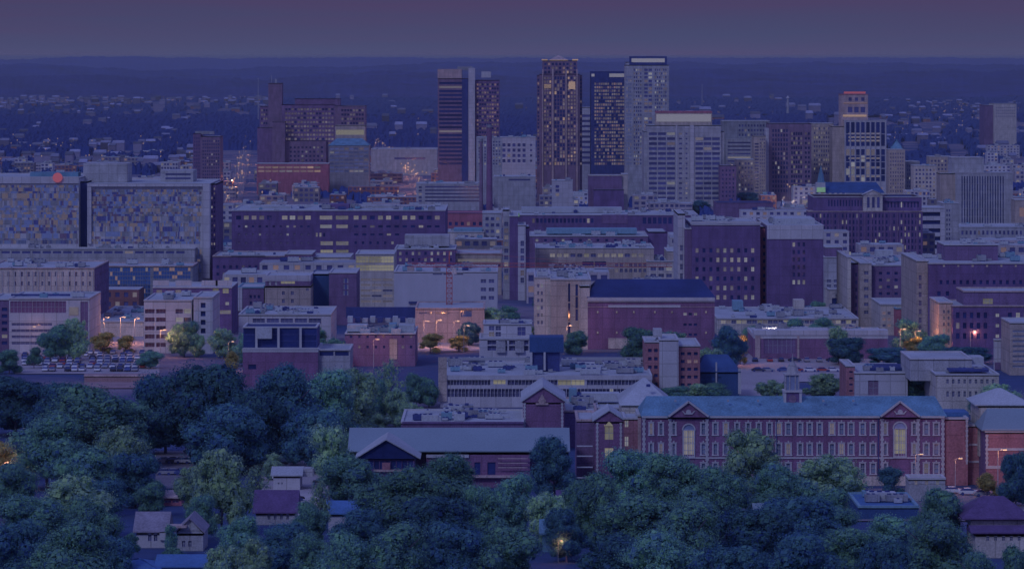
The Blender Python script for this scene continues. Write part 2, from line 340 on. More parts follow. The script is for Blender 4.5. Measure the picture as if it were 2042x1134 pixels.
            if end:
                g = MB(); q = [(a, off-.04, ze-th), (b, off-.04, ze-th), (xm, off-.04, zr-th-.05), (a, k-.3, ze-th), (b, k-.3, ze-th), (xm, k-.3, zr-th-.05)]; g.v = q; g.f = [(0, 1, 2), (4, 3, 5), (0, 3, 4, 1)]; g.m = [0]*3; g.obj('gable_end', end, s.root)
        return mb.obj(part, mat, s.root)
    def done(s):
        if s.rest:
            mb = MB(); mats = []
            for (x, y, z, w_, h_, mt, rz) in s.rest:
                if mt not in mats: mats.append(mt)
                c, d = math.cos(rz)*(w_/2+.05), math.sin(rz)*(w_/2+.05); h_ = h_/2+.05; mi = mats.index(mt)
                mb.quad((x-c, y-d, z-h_), (x+c, y+d, z-h_), (x+c, y+d, z+h_), (x-c, y-d, z+h_), mi)
            tag(mb.obj('window', mats, s.root), kind='stuff')
        return s
HAZE = 1/32000
# ------------------------------------------------------------------ SETTING: ground, hills, roads
def ground_material():
    m, t, b = base_mat('ground')
    tc = N(t, 'ShaderNodeTexCoord')
    n1 = N(t, 'ShaderNodeTexNoise'); n1.inputs['Scale'].default_value = .012; n1.inputs['Detail'].default_value = 5; t.links.new(tc.outputs['Object'], n1.inputs[0])
    n2 = N(t, 'ShaderNodeTexNoise'); n2.inputs['Scale'].default_value = .3; n2.inputs['Detail'].default_value = 5; t.links.new(tc.outputs['Object'], n2.inputs[0])
    r = N(t, 'ShaderNodeValToRGB'); r.color_ramp.elements[0].position = .42; r.color_ramp.elements[0].color = (.035, .07, .20, 1)
    r.color_ramp.elements[1].position = .56; r.color_ramp.elements[1].color = (.22, .18, .25, 1); sg = N(t, 'ShaderNodeSeparateXYZ'); t.links.new(tc.outputs['Object'], sg.inputs[0]); yr = N(t, 'ShaderNodeMapRange'); yr.inputs[1].default_value = 900; yr.inputs[2].default_value = 1250; yr.inputs[3].default_value = -.16; yr.inputs[4].default_value = .03; t.links.new(sg.outputs[1], yr.inputs[0])
    sm = N(t, 'ShaderNodeMath', operation='ADD'); t.links.new(n1.outputs[0], sm.inputs[0]); t.links.new(yr.outputs[0], sm.inputs[1]); t.links.new(sm.outputs[0], r.inputs[0])
    x = N(t, 'ShaderNodeMix', data_type='RGBA', blend_type='MULTIPLY'); x.inputs[0].default_value = .7
    r2 = N(t, 'ShaderNodeMapRange'); r2.inputs[3].default_value = .5; r2.inputs[4].default_value = 1.5; t.links.new(n2.outputs[0], r2.inputs[0])
    t.links.new(r.outputs[0], x.inputs[6]); t.links.new(r2.outputs[0], x.inputs[7]); t.links.new(x.outputs[2], b.inputs['Base Color']); b.inputs['Roughness'].default_value = .95
ground_material()
ys = [-400, 0]+[50*i for i in range(1, 121)]+[6500, 7000, 8000, 9000, 10000, 12000, 14000, 18000, 25000, 40000, 60000]
xs = [-40000, -12000, -4000, -1500, -600, 0, 600, 1500, 4000, 12000, 40000]
mb = MB()
for y in ys:
    for x in xs: mb.v.append((x, y, gz(y)))
for j in range(len(ys)-1):
    for i in range(len(xs)-1):
        k = j*len(xs)+i; mb.f.append((k, k+1, k+len(xs)+1, k+len(xs))); mb.m.append(0)
tag(mb.obj('ground', 'ground'), kind='structure')
def sheet(name, pts, wd, mat, lift=.3, kind='structure'):
    """road strip along world points (x, y)"""
    mb = MB(); row = []
    for (x0, y0), (x1, y1) in zip(pts, pts[1:]):
        n = max(1, int(abs(y1-y0)/25)+int(abs(x1-x0)/60)); d = Vector((x1-x0, y1-y0)).normalized(); nn = Vector((d.y, -d.x))*wd/2
        for i in range(n+1):
            x = x0+(x1-x0)*i/n; y = y0+(y1-y0)*i/n; row.append(((x-nn.x, y-nn.y), (x+nn.x, y+nn.y)))
    z = lambda p: (p[0], p[1], gz(p[1])+lift)
    for (a, b), (c, d) in zip(row, row[1:]): mb.quad(z(a), z(b), z(d), z(c))
    return tag(mb.obj(name, mat), kind=kind)
def area(name, x0, x1, ya, yb, mat, lift=.2):
    Y0, Y1 = Yof(yb), Yof(ya); n = max(1, int((Y1-Y0)/20)); mb = MB()
    for i in range(n):
        a = Y0+(Y1-Y0)*i/n; b = Y0+(Y1-Y0)*(i+1)/n
        mb.quad((X(x0, a), a, gz(a)+lift), (X(x1, a), a, gz(a)+lift), (X(x1, b), b, gz(b)+lift), (X(x0, b), b, gz(b)+lift))
    return tag(mb.obj(name, mat), kind='structure')
P2 = lambda px, py: (X(px, Yof(py)), Yof(py))
sheet('road', [P2(872, 420), P2(820, 350), P2(752, 292)], 22, 'asphalt', .5)
sheet('road', [P2(455, 430), P2(478, 350), P2(500, 262)], 17, 'asphalt', .5)
sheet('road', [P2(1585, 430), P2(1560, 380)], 24, 'lot', .5)
sheet('road', [P2(-100, 700), P2(2150, 700)], 14, 'asphalt', .15)
sheet('road', [P2(1480, 790), P2(1560, 690)], 18, 'lot', .25)
area('parking_lot', 30, 318, 700, 746, 'lot')
area('verge', 168, 318, 746, 775, 'earth', .25)
area('parking_lot', 1500, 1760, 705, 762, 'lot')
area('parking_lot', 820, 960, 640, 700, 'lot', .25)
area('forecourt', 520, 690, 900, 985, 'lot')
area('forecourt', 590, 640, 985, 1060, 'pavement')
area('pavement', 310, 400, 900, 975, 'asphalt')
area('pavement', 1680, 2060, 975, 1040, 'asphalt')
area('pavement', 180, 460, 655, 700, 'lot', .3)
# distant hills
def hill(Yr, Yf, prof, mat):
    n = 620; mb = MB(); rows = 7; hr = random.Random(int(Yr))
    for r in range(rows+1):
        t = r/rows
        for i in range(n+1):
            px = -400+2850*i/n; e = 0
            for (a, ya), (b, yb_) in zip(prof, prof[1:]):
                if a <= px <= b: e = ya+(yb_-ya)*(px-a)/(b-a)
            Y = Yf+(Yr-Yf)*t; zt = Z(e, Yr); zb = gz(Yf)
            s = t*t*(3-2*t); z = zb+(zt-zb)*s+noise.noise((px*.012, t*3, Yr))*14*t+noise.noise((px*.06, t*9, Yr))*5*t+hr.uniform(-3, 5)*(t > .2)+noise.noise((px*.2, t*5, Yr))*7*t
            mb.v.append((X(px, Y), Y, z))
    for r in range(rows):
        for i in range(n): k = r*(n+1)+i; mb.f.append((k, k+1, k+n+2, k+n+1)); mb.m.append(0)
    o = mb.obj('hills', mat); tag(o, kind='structure')
    for p in o.data.polygons: p.use_smooth = True
wall_mat('hill_mat', (.03, .045, .20), .6, .004, fine=.03); wall_mat('hill_mid_mat', (.03, .055, .24), .6, .004, fine=.03); wall_mat('hill_far_mat', (.05, .08, .32), .3, .002, fine=.02)  # farther ridges use paler colours: distance haze put into the material
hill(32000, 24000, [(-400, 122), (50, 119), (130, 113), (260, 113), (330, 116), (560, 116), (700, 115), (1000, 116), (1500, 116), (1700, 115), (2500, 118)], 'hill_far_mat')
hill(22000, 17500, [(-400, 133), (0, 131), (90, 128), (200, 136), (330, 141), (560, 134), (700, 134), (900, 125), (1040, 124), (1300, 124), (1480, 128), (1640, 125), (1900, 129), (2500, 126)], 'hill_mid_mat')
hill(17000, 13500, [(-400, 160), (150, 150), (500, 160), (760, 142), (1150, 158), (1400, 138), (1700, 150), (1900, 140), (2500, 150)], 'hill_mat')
# far woods: canopy of countless trees, a few kilometres off
def woods(name, label, Y0, Y1, nr, inside, hgt=11, dx=4.2, sd=1):
    rr = random.Random(sd); mb = MB(); idx = {}
    n = int(2300/dx)
    for j in range(nr+1):
        Y = Y0*(Y1/Y0)**(j/nr)
        for i in range(n+1):
            px = -120+dx*i+rr.uniform(-1.2, 1.2); x = X(px, Y); on = inside(px, HORIZ+F*(HC-gz(Y))/Y)
            h = (.35+.5*rr.random()+.45*noise.noise((x*.012, Y*.006, sd)))*hgt*(1 if on else 0)
            idx[i, j] = (len(mb.v), on); mb.v.append((x, Y+rr.uniform(-4, 4), gz(Y)+h-(0 if on else 1.2)))
    for j in range(nr):
        for i in range(n):
            q = [idx[i, j], idx[i+1, j], idx[i+1, j+1], idx[i, j+1]]
            if sum(c[1] for c in q) >= 2: mb.f.append(tuple(c[0] for c in q)); mb.m.append(0)
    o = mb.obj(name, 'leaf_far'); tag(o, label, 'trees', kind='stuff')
def in_far(px, py):
    if 560 < px < 740 and py < 300: return True
    if px < 560: return 216 < py < 300 or (noise.noise((px*.02, py*.08, 1)) > .12 and py > 300 and px < 380)
    if px < 1080: return py < 292
    if px < 1650: return py < 250 or noise.noise((px*.02, py*.08, 3)) > .2
    return noise.noise((px*.018, py*.07, 2)) > -.05 and py < 330
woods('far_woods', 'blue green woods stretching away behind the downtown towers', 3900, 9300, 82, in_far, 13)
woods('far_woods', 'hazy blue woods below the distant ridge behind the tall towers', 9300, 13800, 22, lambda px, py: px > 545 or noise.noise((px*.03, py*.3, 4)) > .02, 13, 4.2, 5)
def in_mid(px, py): return noise.noise((px*.013, py*.05, 9)) > .22 and not (740 < px < 880) and not (440 < px < 520)
woods('street_trees', 'scattered dark treetops between the low downtown blocks', 2500, 3800, 26, in_mid, 9, 5, 3)
# ------------------------------------------------------------------ trees
def blob_crown(seed, n_leaf, leaf, lobes, low=.02, spread=.37, open_=0, top=1.0, core=1):
    r = random.Random(seed); L = []
    for i in range(lobes):
        a = r.uniform(0, 2*PI); d = spread*math.sqrt(r.random()); h = r.uniform(low+.14, top-.14)
        k = 1-abs((h-.45)/.62)**2*.75
        L.append((Vector((math.cos(a)*d*k, math.sin(a)*d*k, h)), r.choice((.08, .10, .12, .15, .19, .21))))
    L.append((Vector((0, 0, top-.17)), .17)); L.append((Vector((0, 0, .52)), .27))
    mb = MB(); cnt = 0
    tot = sum(c[1]**2 for c in L)
    for c, rad in L:
        for _ in range(int(n_leaf*rad*rad/tot)):
            d = Vector((r.gauss(0, 1), r.gauss(0, 1), r.gauss(0, 1))).normalized()
            if d.z < -.35 and r.random() < .6: continue
            lump = 1+.45*noise.noise((c+d*rad)*13)
            p = c+Vector((d.x, d.y, d.z*.85))*rad*lump*min(1.3, max(.7, r.gauss(.96, .11)))
            if open_ and noise.noise(p*9+Vector((seed, 0, 0))) < open_-.25: continue
            if any((p-c2).length < r2*.8 for c2, r2 in L if c2 is not c): continue
            n = (d+Vector((r.uniform(-1, 1), r.uniform(-1, 1), r.uniform(-.6, 1)))*.75).normalized()
            u = n.orthogonal().normalized(); u.rotate(Matrix.Rotation(r.uniform(0, 6.28), 3, n)); v = n.cross(u)
            s_ = leaf*r.uniform(.6, 1.3); t_ = s_*r.uniform(.55, 1)
            if r.random() < .5: mb.quad(p-u*s_, p-v*t_*.7, p+u*s_, p+v*t_)
            else: mb.tri(p-u*s_, p+u*s_*.9-v*t_*.6, p+v*t_)
        for _ in range(int(core*260*rad/.16)):      # inner foliage, larger sprays deeper in the lobe
            d = Vector((r.gauss(0, 1), r.gauss(0, 1), r.gauss(0, 1))).normalized(); p = c+d*rad*r.uniform(.35, .82); n = (d+Vector((r.uniform(-1, 1), r.uniform(-1, 1), r.uniform(-1, 1)))*.5).normalized()
            u = n.orthogonal().normalized(); v = n.cross(u); s_ = rad*r.uniform(.12, .22); mb.quad(p-u*s_, p-v*s_, p+u*s_, p+v*s_)
    return mb
def trunk_mesh(seed, tall=.5):
    r = random.Random(seed); mb = MB(); p = Vector((0, 0, -.02)); q = Vector((r.uniform(-.02, .02), r.uniform(-.02, .02), tall*.6))
    mb.bar(p, q, .024, 0, 7, .016); mb.bar(q, (q.x, q.y, .8), .016, 0, 6, .005)
    for i in range(7):
        a = r.uniform(0, 6.28); z = r.uniform(tall*.45, .6); e = Vector((math.cos(a)*.26, math.sin(a)*.26, z+.25))
        mb.bar((q.x*z, q.y*z, z), e, .011, 0, 5, .003)
    return mb.mesh('trunk', ['bark'])
KINDS = {}
def kind(name, seed, mat, **k):
    me = blob_crown(seed, **k).mesh('crown', [mat]); KINDS.setdefault(name, []).append((me, trunk_mesh(seed, .3)))
for s_ in range(4): kind('dark', 10+s_, 'leaf_dark', n_leaf=27000, leaf=.0115, lobes=34)
for s_ in range(5): kind('mid', 20+s_, 'leaf_mid', n_leaf=27000, leaf=.0115, lobes=30+2*s_)
for s_ in range(4): kind('light', 30+s_, 'leaf_light', n_leaf=23000, leaf=.012, lobes=30, open_=.12)
for s_ in range(2): kind('open', 40+s_, 'leaf_light', n_leaf=13000, leaf=.012, core=.12, lobes=18, open_=.3, spread=.36)
for s_ in range(2): kind('tall', 50+s_, 'leaf_light', n_leaf=17000, leaf=.012, core=.5, lobes=18, spread=.30, low=.05, open_=.15)
for s_ in range(2): kind('yellow', 60+s_, 'leaf_yellow', n_leaf=6000, leaf=.02, lobes=10, open_=.1)
for s_ in range(3): kind('small', 70+s_, 'leaf_mid', n_leaf=6000, leaf=.02, lobes=9, low=.05)
for s_ in range(2): kind('bush', 80+s_, 'leaf_dark', n_leaf=9000, leaf=.017, lobes=12, low=-.1, spread=.38)
tr = random.Random(5)
def tree(k, cx, yt, wpx, yb, label, group=None, name='tree'):
    Y = Yof(yb); h = HC-(yt-HORIZ)*Y/F-gz(Y); wd = wpx*Y/F*1.14
    me, tk = tr.choice(KINDS[k]); t = thing(name, label, 'tree' if name == 'tree' else 'shrub', (X(cx, Y), Y, gz(Y)), tr.uniform(0, 6.28), group)
    t.scale = (wd, wd, h); link('crown', me, t)
    if k != 'bush': link('trunk', tk, t)
    return t
# ================================================================== DOWNTOWN TOWERS
b = Bld('office_tower', 'dark banded tower with pale crown and white concrete spine beside a lower dark wing', 904, 398)
b.vol(873, 933, 157, 0, 34, 'brown', [(874, 932, 162, 330, 1, 21, .94, .55, .25, 'glass_black', ['lit_dim', 'glass_pale', 'glass_pale'])], cop=None, roof='dark_roof')
b.box('crown', 872.5, 921, 138, 156.5, .4, 24, 'pink')
b.box('spine', 934, 947, 136, 398, -2, 38, 'white')
b.box('spine_dark_panel', 921, 933.5, 158, 396, -.6, .6, 'dark')  # plain dark panel left of the white spine
b.vol(948, 996, 160, 3, 34, 'brick_purple', [(950, 995, 165, 300, 9, 17, .7, .5, .5, 'glass', ['lit_low', 'lit_low', 'lit_peach'])], cop=None, roof='dark_roof', part='wing')
b.box('roof_sign', 960, 979, 143, 155, 6, 6, 'trim'); b.box('roof_plant', 912, 942, 133, 140, 6, 14, 'grey'); b.done()

b = Bld('office_tower', 'tall stepped brown tower crowned by a small pyramid and gold lights', 1116, 400)
GOLD = ['lit_gold', 'lit_peach', 'lit_dim', 'lit_low', 'lit_low', 'lit_low', 'lit_low']
b.vol(1082, 1151, 121, 3, 34, 'brown', [(1084, 1150, 124, 148, 9, 3, .6, .6, .35, 'glass', GOLD)], cop=None, roof='dark_roof')
b.vol(1076, 1156, 148, 0, 42, 'brown', [(1084, 1100, 152, 330, 3, 24, .6, .62, .65, 'glass', GOLD), (1105, 1127, 152, 330, 4, 24, .7, .8, .4, 'glass', GOLD), (1131, 1149, 152, 330, 3, 24, .6, .62, .65, 'glass', GOLD)], cop=None, roof='dark_roof', part='shaft')
for x0, x1 in ((1071, 1076), (1156, 1161)): b.vol(x0, x1, 150, 4, 30, 'brown', [(x0+.3, x1-.3, 156, 330, 1, 24, .7, .6, .25, 'glass', GOLD)], cop=None, roof='dark_roof', part='corner_bay')
for x0, x1 in ((1100.5, 1104), (1127.5, 1130.5), (1081, 1083.5), (1149.5, 1152)): b.box('pier', x0, x1, 138, 398, -1.2, 1.2, 'pink')
b.gable(1094, 1134, 121, 110.5, 6, 18, 'pink', hip=9.2, part='pyramid_roof')
for x in (1078, 1139): b.box('crown_lights', x+2, x+14, 118.2, 121, 2.4, .6, 'lit_gold')
b.box('crown_lights', 1096, 1132, 119.5, 121, 5, .5, 'lit_gold')
b.box('crown_lights', 1085, 1099, 168, 176, -.4, .4, 'lit_gold'); b.box('crown_lights', 1134, 1147, 163, 178, -.4, .4, 'lit_gold'); b.done()

b = Bld('office_building', 'narrow white banded block squeezed between the gold crowned and black towers', 1169, 392)
b.vol(1157, 1181, 214, 6, 30, 'white', [(1158, 1180, 226, 330, 1, 10, .96, .45, .0, 'glass')], cop=None); b.done()

b = Bld('office_tower', 'black glass tower with rows of warm lit floors and a white roof sign', 1212, 400)
b.vol(1178, 1247, 143, 0, 34, 'dark', [(1185, 1245, 164, 330, 14, 24, .8, .62, .85, 'glass_black', ['lit_low', 'lit_low', 'lit_low', 'lit_dim', 'lit_dim', 'lit_peach', 'brown'])], cop='dark', roof='dark_roof', sidewall='dark', dep=.2)
b.box('roof_sign', 1215, 1247, 147, 154, -.4, .4, 'lit_bar'); b.box('roof_sign', 1179.5, 1185.5, 147.5, 153, -.4, .4, 'lit_bar'); b.done()

b = Bld('office_tower', 'grey stone tower with an open framed crown holding a bright white bar', 1290, 404)
SL = ['lit_dim', 'lit_white', 'lit_low', 'lit_low', 'concrete']
b.vol(1247, 1334, 130, 4, 36, 'concrete', [(1263, 1280, 136, 330, 4, 26, .55, .55, .55, 'glass', SL), (1284, 1301, 136, 330, 2, 26, .8, .6, .6, 'glass', SL), (1305, 1330, 136, 330, 6, 26, .55, .55, .55, 'glass', SL), (1248.5, 1260, 150, 330, 3, 24, .5, .5, .2, 'glass_pale', SL)], cop=None)
b.vol(1249, 1262, 124, 5, 30, 'concrete', part='corner_bay', cop=None, zb=20)
for q in ((1255, 1330, 112.6, 116), (1255, 1330, 125, 130), (1255, 1259, 116, 125), (1326, 1330, 116, 125)): b.box('crown_frame', *q, 4.5, 3, 'dark')
b.box('crown_sign', 1259.5, 1325.5, 117, 124.5, 5.5, 1, 'lit_bar')
b.done()

b = Bld('office_building', 'broad pale gridded office block with a glowing penthouse bar on top', 1365, 412)
b.vol(1284, 1444, 262, 2, 42, 'concrete', cop=None)
b.vol(1290, 1438, 250, 0, 40, 'concrete', [(1293, 1347, 262, 400, 3, 14, .88, .55, .10, 'glass'), (1352, 1362, 262, 400, 1, 14, .6, .35, .1, 'glass'), (1366, 1372, 262, 400, 1, 14, .6, .3, .1, 'glass'), (1386, 1436, 272, 400, 3, 13, .9, .55, .06, 'glass')], cop=None, part='front_wall')
b.box('pier', 1348, 1351, 250, 408, -.8, .8, 'trim'); b.box('pier', 1376, 1384, 250, 408, -.8, .8, 'white')
b.box('penthouse', 1308, 1420, 226, 250, 9, 20, 'tan'); b.box('light_bar', 1309, 1418, 228, 243, 8.5, .5, 'lit_bar'); b.box('roof_edge', 1308, 1420, 222, 225.6, 9, 20, 'brick_lit')
b.done()

# ================================================================== MEDICAL CENTRE (left)
b = Bld('hospital', 'angular purple brown hospital with a tall blank shaft and a wide lit window wall', 620, 372)
b.vol(562, 668, 209, 30, 40, 'brick_purple', [(568, 666, 214, 290, 16, 9, .72, .5, .8, 'glass', ['lit_dim', 'lit_low', 'lit_low', 'tan'])], cop=None, roof='brick_purple')
b.vol(588, 678, 197, 36, 26, 'brick_purple', part='upper_storey', cop=None, roof='dark_roof', zb=20)
b.vol(668, 728, 211, 30, 40, 'brown', [(680, 726, 216, 250, 8, 4, .7, .5, .3, 'glass', ['lit_dim'])], part='wing', cop=None)
b.vol(535, 562, 166, 34, 24, 'brown', part='shaft', cop=None, roof='dark_roof'); b.vol(513, 568, 254, 12, 30, 'brick_purple', part='block', cop=None); b.vol(543, 568, 243, 8, 20, 'brown', part='block', cop=None)
b.vol(518, 535, 212, 38, 30, 'brick_purple', [(520, 534, 216, 250, 3, 4, .6, .5, .5, 'glass', ['lit_dim'])], part='wing', cop=None)
b.vol(568, 650, 280, 16, 30, 'brown', [(576, 646, 290, 324, 9, 4, .5, .45, .12, 'glass')], part='lower_wing', cop=None)
b.box('antenna', 541, 542, 150, 166, 40, .8, 'steel'); b.box('antenna', 548, 552, 158, 166, 40, 2, 'steel'); b.done()
b = Bld('hospital', 'pale blue glass block with sloped roof and a yellow lit storey above it', 696, 385)
b.vol(655, 736, 290, 0, 30, 'grey', [(657, 735, 293, 345, 8, 7, .85, .5, .15, 'glass_pale')], cop='trim')
b.gable(655, 736, 290, 276, 0, 30, 'teal_roof', hip=8); b.vol(668, 728, 250, 40, 22, 'tan', part='upper_storey', cop=None, holes=[(670, 726, 259, 269, 'lit_yellow')]); b.done()
b = Bld('terrace_building', 'long low building glowing orange under the angular hospital', 584, 388)
b.vol(512, 655, 326, 0, 24, 'brick_lit', [(514, 640, 330, 345, 9, 2, .86, .55, .5, 'lit_peach', ['lit_peach', 'lit_gold', 'lit_dim'])]); b.done()  # orange terrace glow put into the wall colour
b = Bld('apartment_tower', 'slender brown apartment tower with one plain dark side standing left of the avenue', 413, 403)
b.vol(400, 439, 272, 0, 34, 'brown', [(403, 438, 278, 385, 8, 16, .5, .5, .08, 'glass')], cop=None); b.vol(385, 400, 266, 3, 30, 'brick_purple', [(386, 399, 272, 385, 3, 16, .4, .45, .05, 'glass')], part='stair_tower', cop=None)
b.box('roof_plant', 389, 426, 262, 268, 8, 12, 'grey'); b.done()

# ================================================================== RIGHT DOWNTOWN
b = Bld('office_tower', 'white finned tower with dark vertical glass stripes under a pink lit lantern storey', 1720, 402)
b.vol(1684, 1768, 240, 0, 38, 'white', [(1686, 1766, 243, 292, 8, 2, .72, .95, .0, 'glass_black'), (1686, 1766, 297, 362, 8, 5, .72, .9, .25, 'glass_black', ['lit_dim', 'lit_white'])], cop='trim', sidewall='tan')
for x in (1684.5, 1694.5, 1704.5, 1714.5, 1724.5, 1734.5, 1744.5, 1754.5, 1765.5): b.box('fin', x, x+1.6, 240, 398, -1, 1, 'trim')
for y in (265, 272, 279, 314, 332, 350): b.box('lit_floor', 1692, 1756, y, y+3.4, .02, .25, 'lit_dim')
b.vol(1660, 1683.5, 252, 4, 34, 'tan', part='blank_wing', cop=None)
b.vol(1677, 1731, 188, 10, 24, 'pink', [(1689, 1727, 193, 203, 3, 1, .5, .7, .0, 'glass'), (1689, 1727, 212, 226, 3, 1, .7, .8, .0, 'glass')], part='lantern_storey', cop='brick_lit', zb=0)
b.box('light_bar', 1681, 1728, 229, 233, 9.6, .4, 'lit_gold'); b.box('light_bar', 1683, 1726, 183, 187, 12, 1.2, 'lit_red'); b.box('light_bar', 1682, 1729, 204.5, 207, 9.6, .4, 'lit_peach'); b.done()
b = Bld('office_tower', 'brown gridded tower with a pale corner fin and scattered lit windows', 1575, 402)
b.vol(1533, 1618, 246, 0, 34, 'brown', [(1539, 1572, 256, 385, 6, 14, .55, .62, .1, 'glass'), (1577, 1600, 262, 385, 5, 13, .7, .6, .32, 'glass', ['lit_yellow', 'lit_dim']), (1604, 1616, 262, 385, 2, 13, .6, .5, .2, 'glass')], cop=None)
b.box('fin', 1527, 1533, 256, 400, -.6, 20, 'white'); b.done()
b = Bld('apartment_tower', 'slim cream tower left of the pale corner fin with stacked balconies', 1515, 404)
b.vol(1503, 1527, 271, 2, 28, 'tan', [(1504, 1514, 284, 390, 1, 17, .8, .45, .1, 'glass'), (1515, 1526, 275, 390, 3, 17, .5, .5, .1, 'glass')], cop=None); b.done()
b = Bld('office_building', 'wide grey building with white cornice behind the slim cream tower', 1480, 396)
b.vol(1440, 1535, 241, 8, 30, 'grey', [(1472, 1532, 246, 330, 10, 9, .55, .5, .12, 'glass')], cop='trim'); b.vol(1448, 1500, 277, 0, 18, 'concrete', [(1450, 1498, 281, 340, 1, 8, .95, .4, .05, 'glass')], part='lower_wing'); b.done()
b = Bld('office_building', 'dark brick block standing beside the broad pale gridded block', 1452, 414)
b.vol(1436, 1468, 330, 0, 24, 'brick_purple', [(1438, 1466, 336, 395, 4, 7, .4, .45, .02, 'glass')], cop=None); b.done()
b = Bld('office_building', 'tan office block behind the dark brick block, half its windows lit', 1488, 408)
b.vol(1468, 1504, 318, 2, 24, 'tan', [(1472, 1502, 322, 390, 5, 8, .55, .5, .25, 'glass')], cop='trim'); b.done()
b = Bld('office_building', 'pale cream building speckled with lit windows left of the finned tower', 1640, 398)
b.vol(1618, 1662, 246, 6, 30, 'tan', [(1622, 1660, 252, 350, 8, 11, .5, .5, .35, 'glass', ['lit_dim', 'lit_yellow', 'lit_dim'])], cop='trim'); b.done()
b = Bld('office_tower', 'slender cream tower with a green copper pyramid cap', 1788, 412)
b.vol(1772, 1805, 298, 0, 22, 'tan', [(1774, 1803, 303, 385, 6, 11, .4, .5, .08, 'glass')], cop='trim'); b.gable(1779, 1799, 296, 278, 4, 12, 'teal_roof', hip=5.5, part='pyramid_roof'); b.done()
for q in [(1836, 1822, 1868, 330, 415, 'cream', 'cream block with a darker wing between the slender tower and the striped tower'),
          (1868, 1853, 1898, 312, 408, 'tan', 'pale block behind the left shoulder of the striped tower'),
          (1800, 1806, 1834, 322, 410, 'grey', 'grey low block right of the slender copper capped tower')]:
    b = Bld('office_building', q[6], q[0], q[4]); b.vol(q[1], q[2], q[3], 0, 22, q[5], [(q[1]+2, q[2]-2, q[3]+5, q[3]+70, 6, 8, .5, .5, .15, 'glass')], cop='trim', units=2); b.done()
b = Bld('office_tower', 'pale tower faced with thin dark vertical stripes and a plain upper box', 1965, 458)
b.vol(1905, 2020, 344, 0, 30, 'concrete', [(1916, 2003, 351, 448, 17, 6, .42, .97, .0, 'glass_black')], cop='white', sidewall='cream'); b.vol(1898, 1962, 314, 6, 24, 'concrete', part='upper_box', cop='white'); b.vol(1875, 1908, 346, 2, 24, 'tan', part='blank_wing', cop=None); b.done()
b = Bld('office_building', 'tan corner block glowing orange at the right edge', 2034, 462)
b.vol(2024, 2060, 398, 0, 20, 'tan', holes=[(2033, 2058, 414, 432, 'lit_peach')], cop='trim'); b.done()
b = Bld('apartment_block', 'dark red and pale twin blocks far off on the right horizon', 1998, 300)
b.vol(1982, 2027, 207, 0, 60, 'cream', [(1985, 2025, 212, 235, 10, 4, .4, .4, .05, 'glass')], cop=None); b.vol(1963, 1982, 210, 10, 60, 'brick_purple', part='wing', cop=None); b.done()

# ================================================================== HISTORIC HOSPITAL with green roof
b = Bld('historic_hospital', 'long dark brick hospital with deep teal roof, stone pediment bay and green lit cupola', 1727, 522)
b.vol(1622, 1838, 392, 8, 40, 'brick_dark', [(1650, 1720, 396, 414, 12, 1, .45, .7, .05, 'glass'), (1768, 1834, 400, 416, 10, 1, .4, .7, .05, 'glass')], cop='trim', roof=None)
b.vol(1612, 1840, 421, 0, 14, 'brick_dark', [(1618, 1838, 424, 512, 30, 7, .42, .62, .12, 'glass', ['lit_white', 'lit'])], cop='pink', part='front_wall')
for i in range(14): b.box('pilaster', 1658+i*13, 1661+i*13, 424, 520, -.5, .5, 'brick_purple')
b.gable(1640, 1762, 384, 363, 8, 34, 'green_copper', hip=3); b.gable(1766, 1830, 402, 389, 8, 30, 'dark_roof', hip=3)
b.box('pediment_bay', 1722, 1760, 388, 421, 3, 6, 'cream'); b.gable(1720, 1762, 388, 379, 2.6, 7, 'trim', along='y', part='pediment', end='cream')
for x in (1729, 1739, 1749): b.box('bay_window', x, x+5, 393, 414, 2.8, .2, 'glass')
b.box('cupola', 1628, 1646, 364, 384, 6, 6, 'trim'); b.box('cupola_lights', 1629, 1646, 374, 383, 5.7, .3, 'lit_green')
a_, z_ = b.at(1637, 364, 9); _, zt = b.at(1637, 330, 9); mb = MB(); mb.bar((a_, 9, z_), (a_, 9, z_+5), 2.2, 0, 8, 1.4); mb.bar((a_, 9, z_+5), (a_, 9, zt), 1.2, 0, 8, .1); mb.obj('spire', 'teal_roof', b.root); b.done()
b = Bld('parking_deck', 'white and dark banded parking deck right of the dark brick hospital', 1861, 506)
b.vol(1838, 1884, 414, 0, 34, 'white', [(1839, 1876, 419, 500, 1, 5, .96, .5, 0, 'glass_black')], cop='trim', dep=1.5); b.done()
b = Bld('hospital_wing', 'pale annex with small dark windows joining the banded parking deck', 1900, 500)
b.vol(1880, 1912, 405, 4, 30, 'concrete', [(1886, 1896, 415, 490, 2, 8, .5, .5, .05, 'glass')], cop='trim', units=3); b.done()
b = Bld('low_building', 'wide white roofed building below the thin striped tower', 1960, 478)
b.vol(1880, 2060, 452, 0, 50, 'concrete', [(1890, 2040, 456, 472, 18, 1, .5, .5, .1, 'glass')], units=8); b.done()

